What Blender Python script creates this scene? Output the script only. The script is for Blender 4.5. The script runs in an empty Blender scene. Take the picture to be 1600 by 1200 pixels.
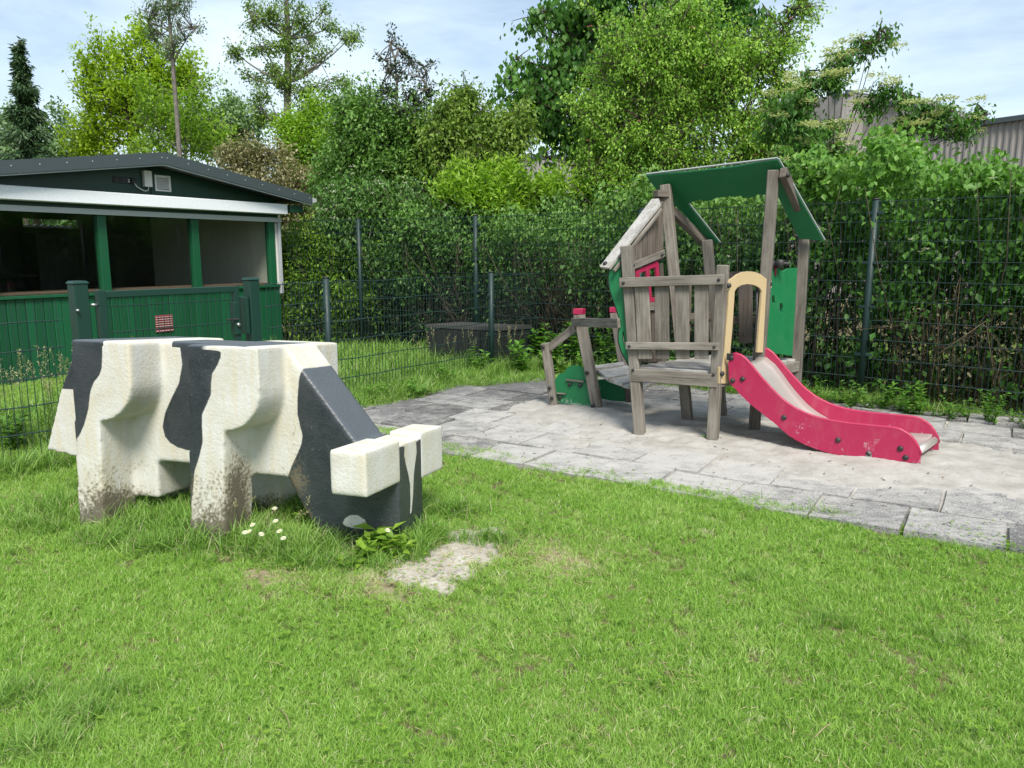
import bpy, bmesh, math, random
import numpy as np
from mathutils import Vector, Matrix
from mathutils.geometry import tessellate_polygon

R = math.radians
SC = bpy.context.scene
COL = SC.collection

# ------------------------------------------------------------------ camera
EYE = 1.55
PITCH = math.atan(205 / 1200)
cam = bpy.data.cameras.new('camera')
cam.sensor_width = 36
cam.lens = 27
cam.clip_end = 2000
cam.clip_start = 0.05
camo = bpy.data.objects.new('camera', cam)
camo.location = (0, 0, EYE)
camo.rotation_euler = (R(90) - PITCH, 0, 0)
COL.objects.link(camo)
SC.camera = camo

# ------------------------------------------------------------------ sky, sun, exposure
SUN_EL, SUN_AZ = 52, 166          # azimuth clockwise from +Y: behind the camera, a little right
W = bpy.data.worlds.new('World')
SC.world = W
W.use_nodes = True
wn = W.node_tree
wn.nodes.clear()
def wnode(t, **k):
    n = wn.nodes.new(t)
    for a, b in k.items():
        setattr(n, a, b)
    return n
sky = wnode('ShaderNodeTexSky', sky_type='NISHITA', sun_disc=False)
sky.sun_elevation = R(SUN_EL)
sky.sun_rotation = R(SUN_AZ)
sky.air_density = 1.0
sky.dust_density = 1.4
tc = wnode('ShaderNodeTexCoord')
mp = wnode('ShaderNodeMapping')
mp.inputs['Scale'].default_value = (1.0, 1.0, 3.4)
mp.inputs['Rotation'].default_value = (0, R(8), 0)
nz = wnode('ShaderNodeTexNoise')
nz.inputs['Scale'].default_value = 1.7
nz.inputs['Detail'].default_value = 6
nz.inputs['Roughness'].default_value = 0.58
nz.inputs['Distortion'].default_value = 0.35
cr = wnode('ShaderNodeValToRGB')
cr.color_ramp.elements[0].position = 0.38
cr.color_ramp.elements[0].color = (0.08, 0.08, 0.08, 1)
cr.color_ramp.elements[1].position = 0.66
cr.color_ramp.elements[1].color = (0.97, 0.97, 0.97, 1)
mx = wnode('ShaderNodeMix', data_type='RGBA')
mx.inputs[7].default_value = (5.9, 7.0, 7.7, 1)
bg = wnode('ShaderNodeBackground')
bg.inputs['Strength'].default_value = 0.10
wo = wnode('ShaderNodeOutputWorld')
wn.links.new(tc.outputs['Generated'], mp.inputs['Vector'])
wn.links.new(mp.outputs['Vector'], nz.inputs['Vector'])
wn.links.new(nz.outputs['Fac'], cr.inputs['Fac'])
wn.links.new(cr.outputs['Color'], mx.inputs[0])
wn.links.new(sky.outputs['Color'], mx.inputs[6])
wn.links.new(mx.outputs[2], bg.inputs['Color'])
wn.links.new(bg.outputs['Background'], wo.inputs['Surface'])

sl = bpy.data.lights.new('sun', 'SUN')
sl.energy = 3.2
sl.angle = R(18)
sl.color = (1.0, 0.95, 0.86)
so = bpy.data.objects.new('sun', sl)
sd = Vector((math.sin(R(SUN_AZ)) * math.cos(R(SUN_EL)), math.cos(R(SUN_AZ)) * math.cos(R(SUN_EL)), math.sin(R(SUN_EL))))
so.rotation_euler = sd.to_track_quat('Z', 'Y').to_euler()
so.location = (0, 0, 20)
COL.objects.link(so)

SC.view_settings.view_transform = 'Standard'
SC.view_settings.look = 'None'
SC.view_settings.exposure = 0.72
SC.view_settings.gamma = 1
SC.view_settings.use_curve_mapping = False
SC.cycles.use_denoising = True
SC.cycles.max_bounces = 8
SC.cycles.transparent_max_bounces = 16

# ------------------------------------------------------------------ survey: sight lines of the photograph met with real planes
_c, _s = math.cos(PITCH), math.sin(PITCH)
def ray(u, v):
    a = (u - 800) / 1200
    t = (600 - v) / 1200
    return Vector((a, _c + t * _s, -_s + t * _c))
def G(u, v, z=0.0):                       # on the level plane z
    r = ray(u, v)
    k = (z - EYE) / r.z
    return Vector((r.x * k, r.y * k, z))
def VP(u, v, p, q):                       # on the vertical plane through p and q
    r = ray(u, v)
    n = (-(q[1] - p[1]), q[0] - p[0])
    k = (n[0] * p[0] + n[1] * p[1]) / (n[0] * r.x + n[1] * r.y)
    return Vector((r.x * k, r.y * k, EYE + r.z * k))
def PP(u, v, p, n):                       # on any plane
    r = ray(u, v)
    k = (Vector(p) - Vector((0, 0, EYE))).dot(n) / r.dot(n)
    return Vector((0, 0, EYE)) + r * k
def AT(u, v, y):                          # at distance y in front
    r = ray(u, v)
    k = y / r.y
    return Vector((r.x * k, y, EYE + r.z * k))

# ------------------------------------------------------------------ object helpers
def tag(o, label=None, cat=None, group=None, kind=None):
    if label: o['label'] = label
    if cat: o['category'] = cat
    if group: o['group'] = group
    if kind: o['kind'] = kind
    return o
def empty(name, loc=(0, 0, 0), **k):
    o = bpy.data.objects.new(name, None)
    o.location = loc
    o.empty_display_size = 0.2
    COL.objects.link(o)
    return tag(o, **k)
def link(name, me, mat=None, parent=None, **k):
    o = bpy.data.objects.new(name, me)
    if mat and not me.materials:
        me.materials.append(mat)
    COL.objects.link(o)
    if parent is not None:
        o.parent = parent
        base = parent
        off = Vector((0, 0, 0))
        while base is not None:
            off += Vector(base.location)
            base = base.parent
        # parents here are only ever moved, never turned, unless told otherwise
        o.location = -off
    return tag(o, **k)
def set_world(o, M):
    """place child o so that its world matrix is M (its parents are unrotated)"""
    off = Vector((0, 0, 0))
    b = o.parent
    while b is not None:
        off += Vector(b.location)
        b = b.parent
    o.matrix_basis = Matrix.Translation(-off) @ M
def mesh_from(verts, faces, name='m', smooth=False):
    me = bpy.data.meshes.new(name)
    me.from_pydata([tuple(v) for v in verts], [], faces)
    me.update()
    if smooth:
        me.polygons.foreach_set('use_smooth', [True] * len(me.polygons))
    return me
_boxes = {}
def box_mesh(w, d, l, bev=0.004, mat=None):
    key = (round(w, 4), round(d, 4), round(l, 4), bev, mat.name if mat else '')
    if key in _boxes:
        return _boxes[key]
    bm = bmesh.new()
    bmesh.ops.create_cube(bm, size=1)
    bmesh.ops.scale(bm, vec=(w, d, l), verts=bm.verts)
    if bev:
        bmesh.ops.bevel(bm, geom=bm.edges[:], offset=bev, segments=1, affect='EDGES')
    me = bpy.data.meshes.new('box')
    bm.to_mesh(me)
    bm.free()
    if mat: me.materials.append(mat)
    _boxes[key] = me
    return me
def frame_z(p0, p1, hint=(1, 0, 0)):
    z = (p1 - p0).normalized()
    h = Vector(hint)
    x = (h - z * h.dot(z))
    if x.length < 1e-4:
        x = Vector((0, 1, 0)) - z * z.y
    x.normalize()
    y = z.cross(x)
    M = Matrix((x, y, z)).transposed().to_4x4()
    return M
def beam(name, p0, p1, w, d, mat, parent, hint=(1, 0, 0), bev=0.004, **k):
    """a board of width w (along hint) and depth d from p0 to p1, grain along its length"""
    p0, p1 = Vector(p0), Vector(p1)
    l = (p1 - p0).length
    o = link(name, box_mesh(w, d, l, bev, mat), None, parent, **k)
    M = frame_z(p0, p1, hint)
    M.translation = (p0 + p1) / 2
    set_world(o, M) if parent is not None else setattr(o, 'matrix_basis', M)
    return o
def prism_mesh(outer, thick, holes=(), name='panel'):
    """flat polygon (3D points in one plane) with holes, given depth by the vector thick"""
    loops = [[Vector(p) for p in outer]] + [[Vector(p) for p in h] for h in holes]
    tris = tessellate_polygon(loops)
    V = [p for l in loops for p in l]
    n = len(V)
    t = Vector(thick)
    verts = V + [p + t for p in V]
    faces = []
    for a, b, c in tris:
        faces.append((a, b, c))
        faces.append((c + n, b + n, a + n))
    s = 0
    for l in loops:
        m = len(l)
        for i in range(m):
            a, b = s + i, s + (i + 1) % m
            faces.append((a, b, b + n, a + n))
        s += m
    me = mesh_from(verts, faces, name)
    bm = bmesh.new()
    bm.from_mesh(me)
    bmesh.ops.recalc_face_normals(bm, faces=bm.faces)
    bm.to_mesh(me)
    bm.free()
    return me
def tubes_mesh(paths, sides=5, name='tubes', smooth=True):
    """paths: list of (points, radii)"""
    verts, faces = [], []
    for pts, rad in paths:
        pts = [Vector(p) for p in pts]
        b = len(verts)
        for i, p in enumerate(pts):
            d = (pts[min(i + 1, len(pts) - 1)] - pts[max(i - 1, 0)])
            if d.length < 1e-9: d = Vector((0, 0, 1))
            d.normalize()
            x = d.cross(Vector((0, 0, 1)) if abs(d.z) < 0.9 else Vector((1, 0, 0))).normalized()
            y = d.cross(x)
            r = rad[i] if hasattr(rad, '__len__') else rad
            for k in range(sides):
                a = 2 * math.pi * k / sides
                verts.append(p + x * (r * math.cos(a)) + y * (r * math.sin(a)))
        for i in range(len(pts) - 1):
            for k in range(sides):
                k2 = (k + 1) % sides
                faces.append((b + i * sides + k, b + i * sides + k2, b + (i + 1) * sides + k2, b + (i + 1) * sides + k))
        faces.append(tuple(b + k for k in range(sides))[::-1])
        e = b + (len(pts) - 1) * sides
        faces.append(tuple(e + k for k in range(sides)))
    return mesh_from(verts, faces, name, smooth)

# ------------------------------------------------------------------ materials
def material(name):
    m = bpy.data.materials.new(name)
    m.use_nodes = True
    nt = m.node_tree
    nt.nodes.clear()
    out = nt.nodes.new('ShaderNodeOutputMaterial')
    return m, nt, out
class NT:
    """small node builder"""
    def __init__(s, name):
        s.m, s.nt, s.out = material(name)
    def n(s, t, **k):
        nd = s.nt.nodes.new(t)
        for a, b in k.items():
            if a.startswith('i_'):
                nd.inputs[a[2:].replace('_', ' ')].default_value = b
            else:
                setattr(nd, a, b)
        return nd
    def l(s, a, b):
        s.nt.links.new(a, b)
    def coord(s, kind='Object', scale=(1, 1, 1)):
        t = s.n('ShaderNodeTexCoord')
        m_ = s.n('ShaderNodeMapping')
        m_.inputs['Scale'].default_value = scale
        s.l(t.outputs[kind], m_.inputs['Vector'])
        return m_.outputs['Vector']
    def world(s, scale=(1, 1, 1)):
        t = s.n('ShaderNodeNewGeometry')
        m_ = s.n('ShaderNodeMapping')
        m_.inputs['Scale'].default_value = scale
        s.l(t.outputs['Position'], m_.inputs['Vector'])
        return m_.outputs['Vector']
    def noise(s, vec, scale, detail=4, rough=0.55, dist=0.0):
        nd = s.n('ShaderNodeTexNoise')
        nd.inputs['Scale'].default_value = scale
        nd.inputs['Detail'].default_value = detail
        nd.inputs['Roughness'].default_value = rough
        nd.inputs['Distortion'].default_value = dist
        if vec is not None: s.l(vec, nd.inputs['Vector'])
        return nd.outputs['Fac']
    def ramp(s, fac, stops):
        r = s.n('ShaderNodeValToRGB')
        e = r.color_ramp.elements
        while len(e) < len(stops): e.new(0.5)
        for i, (p, c) in enumerate(stops):
            e[i].position = p
            e[i].color = (c, c, c, 1) if not hasattr(c, '__len__') else (*c, 1)
        s.l(fac, r.inputs['Fac'])
        return r.outputs['Color']
    def mix(s, fac, a, b, mode='MIX'):
        m_ = s.n('ShaderNodeMix', data_type='RGBA', blend_type=mode)
        for i, v in ((0, fac), (6, a), (7, b)):
            if hasattr(v, 'is_linked') or hasattr(v, 'links'):
                s.l(v, m_.inputs[i])
            else:
                m_.inputs[i].default_value = v if i == 0 else (*v, 1)
        return m_.outputs[2]
    def math(s, op, a, b=None, clamp=False):
        m_ = s.n('ShaderNodeMath', operation=op, use_clamp=clamp)
        for i, v in enumerate((a, b)):
            if v is None: continue
            if hasattr(v, 'links'): s.l(v, m_.inputs[i])
            else: m_.inputs[i].default_value = v
        return m_.outputs[0]
    def attr(s, name, kind='GEOMETRY'):
        a = s.n('ShaderNodeAttribute', attribute_type=kind, attribute_name=name)
        return a
    def bump(s, h, strength=0.3, dist=0.01):
        b = s.n('ShaderNodeBump')
        b.inputs['Strength'].default_value = strength
        b.inputs['Distance'].default_value = dist
        s.l(h, b.inputs['Height'])
        return b.outputs['Normal']
    def principled(s, col, rough=0.6, metal=0.0, normal=None, spec=0.5, **k):
        p = s.n('ShaderNodeBsdfPrincipled')
        for nm, v in (('Base Color', col), ('Roughness', rough), ('Metallic', metal), ('Specular IOR Level', spec)):
            if hasattr(v, 'links'): s.l(v, p.inputs[nm])
            elif nm == 'Base Color': p.inputs[nm].default_value = (*v, 1)
            else: p.inputs[nm].default_value = v
        if normal is not None: s.l(normal, p.inputs['Normal'])
        for a, b in k.items():
            p.inputs[a].default_value = b
        return p
    def done(s, sh):
        s.l(sh.outputs[0], s.out.inputs['Surface'])
        return s.m

def wood(name, a, b, c, pale=0.0):
    t = NT(name)
    v = t.coord('Object', (1, 1, 1))
    oi = t.n('ShaderNodeObjectInfo')
    cmb = t.n('ShaderNodeVectorMath', operation='ADD')
    sc = t.math('MULTIPLY', oi.outputs['Random'], 37.0)
    t.l(v, cmb.inputs[0])
    t.l(sc, cmb.inputs[1])
    mpn = t.n('ShaderNodeMapping')
    mpn.inputs['Scale'].default_value = (60, 60, 2.6)
    t.l(cmb.outputs[0], mpn.inputs['Vector'])
    g = t.noise(mpn.outputs['Vector'], 1.0, 5, 0.65, 0.4)
    mp2 = t.n('ShaderNodeMapping')
    mp2.inputs['Scale'].default_value = (9, 9, 3)
    t.l(cmb.outputs[0], mp2.inputs['Vector'])
    g2 = t.noise(mp2.outputs['Vector'], 1.0, 4, 0.6)
    col = t.mix(t.ramp(g, [(0.3, 0), (0.7, 1)]), a, b)
    col = t.mix(t.ramp(g2, [(0.42, 0), (0.75, 0.7)]), col, c)
    tone = t.math('MULTIPLY_ADD', oi.outputs['Random'], 0.35)
    t.nt.nodes[-1].inputs[2].default_value = 0.8
    col = t.mix(1.0, col, (1, 1, 1), 'MULTIPLY')
    mm = t.nt.nodes[-1]
    t.l(tone, mm.inputs[7])
    crack = t.ramp(g, [(0.28, 0.25), (0.36, 1)])
    col = t.mix(1.0, col, crack, 'MULTIPLY')
    gn = t.n('ShaderNodeNewGeometry')
    sep = t.n('ShaderNodeSeparateXYZ')
    t.l(gn.outputs['Position'], sep.inputs[0])
    return t.done(t.principled(col, 0.85, normal=t.bump(g, 0.6, 0.004), spec=0.25))
M = {}
M['wood'] = wood('weathered_wood', (0.085, 0.074, 0.062), (0.235, 0.208, 0.175), (0.31, 0.285, 0.25))
M['wood_dark'] = wood('brown_wood', (0.06, 0.048, 0.038), (0.15, 0.125, 0.105), (0.19, 0.17, 0.145))
M['wood_pale'] = wood('bleached_wood', (0.24, 0.225, 0.20), (0.48, 0.46, 0.43), (0.62, 0.61, 0.59))

def plastic(name, col, rough=0.35, scuff=(0.6, 0.6, 0.58), amt=0.5, scale=9):
    t = NT(name)
    v = t.world()
    a = t.noise(v, scale, 5, 0.7, 0.6)
    b = t.noise(v, 90, 3, 0.6)
    f = t.ramp(a, [(0.60, 0), (0.80, amt)])
    c = t.mix(f, col, scuff)
    c = t.mix(t.ramp(b, [(0.35, 0.0), (0.8, 0.15)]), c, tuple(min(1, x * 0.7) for x in col))
    dust = t.noise(t.world((1, 1, 0.4)), 14, 5, 0.65)
    c = t.mix(t.ramp(dust, [(0.50, 0.0), (0.85, 0.16 * amt / 0.5)]), c, (0.5, 0.47, 0.42))
    gz = t.n('ShaderNodeNewGeometry')
    sz = t.n('ShaderNodeSeparateXYZ')
    t.l(gz.outputs['Position'], sz.inputs[0])
    lowz = t.math('MULTIPLY', t.math('SUBTRACT', 0.34, sz.outputs['Z']), 1.1)
    wr_ = t.noise(t.world((1, 1, 0.7)), 34, 5, 0.7, 0.8)
    wm = t.math('ADD', wr_, lowz)
    big = t.noise(t.world(), 5.5, 2, 0.5)
    wm = t.math('ADD', wm, t.math('MULTIPLY', t.math('SUBTRACT', big, 0.62), 1.3))
    c = t.mix(t.ramp(wm, [(0.74, 0), (0.84, 0.7)]), c, tuple(0.45 * x + 0.28 for x in col))
    r = t.ramp(a, [(0.3, rough), (0.8, min(1, rough + 0.3))])
    return t.done(t.principled(c, r, normal=t.bump(b, 0.12, 0.002)))
M['green'] = plastic('green_board', (0.006, 0.16, 0.052), 0.42, (0.10, 0.26, 0.15), 0.10)
M['red'] = plastic('pink_red_board', (0.37, 0.014, 0.068), 0.36, (0.60, 0.22, 0.28), 0.30, 7)
M['tan'] = plastic('tan_board', (0.50, 0.385, 0.215), 0.45, (0.6, 0.55, 0.45), 0.3)
M['edge'] = plastic('board_edge', (0.30, 0.34, 0.33), 0.5)
M['black'] = plastic('black_plastic', (0.018, 0.018, 0.019), 0.42, (0.1, 0.1, 0.1), 0.3)

def metal(name, col, rough, bumps=0.05, metallic=1.0):
    t = NT(name)
    g = t.noise(t.world((1, 1, 1)), 60, 4, 0.7)
    c = t.mix(t.ramp(g, [(0.3, 0), (0.8, 0.5)]), col, tuple(x * 0.6 for x in col))
    return t.done(t.principled(c, t.ramp(g, [(0.2, rough * 0.8), (0.8, min(1, rough * 1.4))]), metallic, normal=t.bump(g, bumps, 0.002)))
M['steel'] = metal('stainless_steel', (0.62, 0.59, 0.54), 0.45, 0.05, 0.65)
M['alu'] = metal('aluminium_white', (0.84, 0.87, 0.90), 0.35, 0.04, 0.0)
M['alu_grey'] = metal('aluminium_grey', (0.50, 0.52, 0.55), 0.4, 0.04, 0.2)
M['zinc'] = metal('galvanised', (0.5, 0.52, 0.53), 0.45)
M['fence'] = metal('fence_green', (0.008, 0.030, 0.028), 0.5, 0.05, 0.0)
M['gate'] = metal('gate_green', (0.007, 0.042, 0.029), 0.38, 0.1, 0.0)
M['fascia'] = metal('anthracite_trim', (0.055, 0.072, 0.078), 0.38, 0.05, 0.0)
M['white'] = metal('white_plastic', (0.70, 0.70, 0.67), 0.45, 0.03, 0.0)

def paint(name, col, rough=0.4, stain=0.35):
    t = NT(name)
    v = t.coord('Object', (14, 14, 2.2))
    a = t.noise(v, 1.0, 5, 0.6)
    oi = t.n('ShaderNodeObjectInfo')
    k = t.math('MULTIPLY_ADD', oi.outputs['Random'], 0.35)
    t.nt.nodes[-1].inputs[2].default_value = 0.8
    c = t.mix(t.ramp(a, [(0.35, 0), (0.8, stain)]), col, tuple(x * 0.5 + 0.02 for x in col))
    c = t.mix(1.0, c, (1, 1, 1), 'MULTIPLY')
    t.l(k, t.nt.nodes[-1].inputs[7])
    sp = t.noise(t.world(), 160, 2, 0.5)
    c = t.mix(t.ramp(sp, [(0.72, 0), (0.78, 0.7)]), c, (0.30, 0.32, 0.28))
    return t.done(t.principled(c, rough, normal=t.bump(a, 0.15, 0.003)))
M['shed'] = paint('shed_green_paint', (0.006, 0.085, 0.034))
M['shed_dark'] = paint('gable_dark_green', (0.008, 0.046, 0.026))
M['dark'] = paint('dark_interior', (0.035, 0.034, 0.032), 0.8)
M['inner_white'] = paint('interior_white_wall', (0.70, 0.68, 0.62), 0.7, 0.3)
M['brick'] = paint('red_white_grille', (0.26, 0.045, 0.06), 0.6)
M['roof'] = paint('roof_felt', (0.10, 0.11, 0.11), 0.9)
M['bin'] = paint('black_container', (0.014, 0.014, 0.014), 0.6)
M['bin_lid'] = paint('grey_lid', (0.075, 0.073, 0.07), 0.55)
M['counter'] = paint('counter_brown', (0.22, 0.14, 0.10), 0.6)

t = NT('window_glass')
tr = t.n('ShaderNodeBsdfTransparent')
tr.inputs['Color'].default_value = (0.88, 0.91, 0.89, 1)
gl = t.n('ShaderNodeBsdfGlossy')
gl.inputs['Roughness'].default_value = 0.03
gl.inputs['Color'].default_value = (0.9, 0.9, 0.9, 1)
mxs = t.n('ShaderNodeMixShader')
gg = t.n('ShaderNodeNewGeometry')
dt = t.n('ShaderNodeVectorMath', operation='DOT_PRODUCT')
t.l(gg.outputs['Normal'], dt.inputs[0])
t.l(gg.outputs['Incoming'], dt.inputs[1])
one = t.math('SUBTRACT', 1.0, t.math('ABSOLUTE', dt.outputs['Value']))
t.l(t.math('ADD', 0.035, t.math('MULTIPLY', t.math('POWER', one, 5.0), 0.9)), mxs.inputs[0])
t.l(tr.outputs[0], mxs.inputs[1])
t.l(gl.outputs[0], mxs.inputs[2])
M['glass'] = t.done(mxs)

def leafmat(name, a, b, c=None, trans=0.35, rough=0.45, spec=0.35):
    """leaf colours run from a to b with the leaf's own tone; c = new shoots"""
    t = NT(name)
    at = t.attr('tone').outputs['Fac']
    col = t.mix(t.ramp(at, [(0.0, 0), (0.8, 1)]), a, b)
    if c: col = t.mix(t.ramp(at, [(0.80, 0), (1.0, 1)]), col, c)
    p = t.principled(col, rough, spec=spec)
    tl = t.n('ShaderNodeBsdfTranslucent')
    tcol = t.mix(1.0, col, (1.0, 1.15, 0.55), 'MULTIPLY')
    t.l(tcol, tl.inputs['Color'])
    ms = t.n('ShaderNodeMixShader')
    ms.inputs[0].default_value = trans
    t.l(p.outputs[0], ms.inputs[1])
    t.l(tl.outputs[0], ms.inputs[2])
    return t.done(ms)
def barkmat(name, a, b):
    t = NT(name)
    g = t.noise(t.world((1, 1, 0.3)), 30, 5, 0.65)
    return t.done(t.principled(t.mix(t.ramp(g, [(0.3, 0), (0.7, 1)]), a, b), 0.9, normal=t.bump(g, 0.6, 0.01), spec=0.2))
M['bark'] = barkmat('bark_brown', (0.035, 0.027, 0.02), (0.105, 0.085, 0.065))
M['bark_grey'] = barkmat('bark_grey', (0.09, 0.08, 0.07), (0.24, 0.22, 0.19))
M['twig'] = barkmat('dry_twigs', (0.07, 0.052, 0.032), (0.19, 0.145, 0.095))
M['petal'] = leafmat('white_petals', (0.70, 0.70, 0.58), (0.85, 0.85, 0.80), None, 0.3)
M['cream'] = leafmat('cream_flowers', (0.48, 0.50, 0.28), (0.72, 0.72, 0.50), None, 0.3)
M['pink'] = leafmat('pink_petals', (0.60, 0.16, 0.20), (0.75, 0.35, 0.38), None, 0.3)
M['yolk'] = leafmat('yellow_centre', (0.7, 0.5, 0.03), (0.75, 0.55, 0.05), None, 0.1)
M['straw'] = leafmat('dry_straw', (0.36, 0.30, 0.16), (0.55, 0.48, 0.28), None, 0.2)
M['seed'] = leafmat('grass_seed_heads', (0.30, 0.27, 0.14), (0.48, 0.44, 0.26), None, 0.3)

# ground: soil seen between the blades
t = NT('soil')
v = t.world()
a = t.noise(v, 6, 6, 0.6)
b = t.noise(v, 80, 3, 0.7)
c = t.mix(t.ramp(a, [(0.35, 0), (0.7, 1)]), (0.075, 0.075, 0.03), (0.15, 0.125, 0.07))
c = t.mix(t.ramp(b, [(0.4, 0), (0.8, 0.5)]), c, (0.20, 0.17, 0.11))
M['soil'] = t.done(t.principled(c, 0.95, normal=t.bump(b, 0.5, 0.01), spec=0.1))
t = NT('pale_sand')
v = t.world()
a = t.noise(v, 5, 6, 0.62)
b = t.noise(v, 150, 3, 0.7)
d_ = t.noise(v, 34, 4, 0.75, 0.5)
c = t.mix(t.ramp(a, [(0.35, 0), (0.7, 1)]), (0.33, 0.31, 0.28), (0.46, 0.445, 0.415))
c = t.mix(t.ramp(b, [(0.55, 0), (0.75, 0.6)]), c, (0.24, 0.215, 0.18))
c = t.mix(t.ramp(d_, [(0.60, 0), (0.70, 0.75)]), c, (0.17, 0.15, 0.12))
hh = t.math('ADD', t.math('MULTIPLY', b, 0.4), d_)
M['sand'] = t.done(t.principled(c, 0.95, normal=t.bump(hh, 0.6, 0.012), spec=0.1))
# paving slabs: grey concrete with blown sand lying on them, more of it towards the slide
t = NT('slab_concrete')
v = t.world()
oi = t.n('ShaderNodeObjectInfo')
sp = t.noise(v, 120, 3, 0.7)
a = t.noise(v, 3.2, 6, 0.68, 0.4)
st = t.noise(t.world((1, 1.5, 1)), 7, 7, 0.75, 0.6)
col = t.mix(t.ramp(sp, [(0.3, 0), (0.7, 1)]), (0.060, 0.060, 0.062), (0.165, 0.165, 0.168))
k = t.math('MULTIPLY_ADD', oi.outputs['Random'], 0.8)
t.nt.nodes[-1].inputs[2].default_value = 0.6
col = t.mix(1.0, col, (1, 1, 1), 'MULTIPLY')
t.l(k, t.nt.nodes[-1].inputs[7])
# where the sand lies: distance from the middle of the play area
gm = t.n('ShaderNodeNewGeometry')
vd = t.n('ShaderNodeVectorMath', operation='SUBTRACT')
t.l(gm.outputs['Position'], vd.inputs[0])
vd.inputs[1].default_value = (1.75, 6.2, 0)
vs = t.n('ShaderNodeMapping')
vs.inputs['Rotation'].default_value = (0, 0, R(38))
vs.inputs['Scale'].default_value = (0.30, 0.46, 0)
t.l(vd.outputs[0], vs.inputs['Vector'])
ln = t.n('ShaderNodeVectorMath', operation='LENGTH')
t.l(vs.outputs[0], ln.inputs[0])
near = t.math('SUBTRACT', 1.12, ln.outputs['Value'])
amt = t.math('ADD', t.math('ADD', t.math('MULTIPLY', near, 0.52), t.math('MULTIPLY', t.math('SUBTRACT', oi.outputs['Random'], 0.5), 0.22)), t.math('SUBTRACT', t.math('ADD', t.math('MULTIPLY', st, 1.2), t.math('MULTIPLY', a, 0.7)), 0.78))
amt = t.math('ADD', amt, t.math('MULTIPLY', t.math('SUBTRACT', sp, 0.5), 1.3))
f = t.ramp(amt, [(0.12, 0.05), (0.62, 0.95)])
col = t.mix(f, col, (0.44, 0.425, 0.40))
M['slab'] = t.done(t.principled(col, 0.9, normal=t.bump(sp, 0.4, 0.004), spec=0.2))

t = NT('grey_cladding')
v = t.world((1, 1, 0.15))
a = t.noise(v, 12, 4, 0.6)
M['cladding'] = t.done(t.principled(t.mix(t.ramp(a, [(0.3, 0), (0.7, 1)]), (0.20, 0.185, 0.175), (0.29, 0.27, 0.255)), 0.7))

# ------------------------------------------------------------------ polygons on the ground
def inpoly(P, poly):
    x, y = P[:, 0], P[:, 1]
    inside = np.zeros(len(P), bool)
    n = len(poly)
    j = n - 1
    for i in range(n):
        xi, yi = poly[i]
        xj, yj = poly[j]
        c_ = ((yi > y) != (yj > y)) & (x < (xj - xi) * (y - yi) / (yj - yi + 1e-12) + xi)
        inside ^= c_
        j = i
    return inside
def dpoly(P, poly):
    d = np.full(len(P), 1e9)
    n = len(poly)
    for i in range(n):
        a = np.array(poly[i]); b = np.array(poly[(i + 1) % n])
        ab = b - a
        tt = np.clip(((P - a) @ ab) / (ab @ ab), 0, 1)
        q = a + tt[:, None] * ab
        d = np.minimum(d, np.hypot(*(P - q).T))
    return d
PAVE = [(-1.75, 7.1), (-1.15, 6.62), (-0.58, 6.12), (0.2, 5.50), (0.87, 5.02), (1.59, 4.58), (2.21, 4.22), (2.76, 3.94), (4.2, 3.2), (8.5, 2.0),
        (9.5, 5.0), (6.6, 6.1), (4.84, 7.12), (4.0, 7.6), (3.08, 8.06), (2.2, 8.55), (1.3, 9.0), (0.35, 9.17), (-0.2, 9.0), (-0.74, 8.72), (-1.44, 7.62)]
def wob(P, f, seed=0):
    x, y = P[:, 0], P[:, 1]
    return (np.sin(x * f * 1.3 + seed) * np.cos(y * f + seed * 2.1) + np.sin(x * f * 2.7 + y * f * 2.1 + seed) * 0.6 + np.sin(x * f * 5.1 - y * f * 4.3 + seed * 3) * 0.35) / 1.95

# ------------------------------------------------------------------ ground
gx = sorted(set([-600, -200, -60, -25, -12] + [round(-8 + i * 0.5, 3) for i in range(33)] + [12, 25, 60, 200, 600]))
gy = sorted(set([-200, -60, -20, -5] + [round(-2 + i * 0.5, 3) for i in range(35)] + [20, 30, 60, 200, 900]))
gv = [(x, y, 0.012 * math.sin(x * 1.7) * math.cos(y * 1.3) - 0.012 if (abs(x) < 8 and -2 < y < 15) else -0.012) for y in gy for x in gx]
gf = [(j * len(gx) + i, j * len(gx) + i + 1, (j + 1) * len(gx) + i + 1, (j + 1) * len(gx) + i) for j in range(len(gy) - 1) for i in range(len(gx) - 1)]
link('ground', mesh_from(gv, gf, 'ground', True), M['soil'], kind='structure', label='soil and short turf of the play lawn reaching to the trees')

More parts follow.
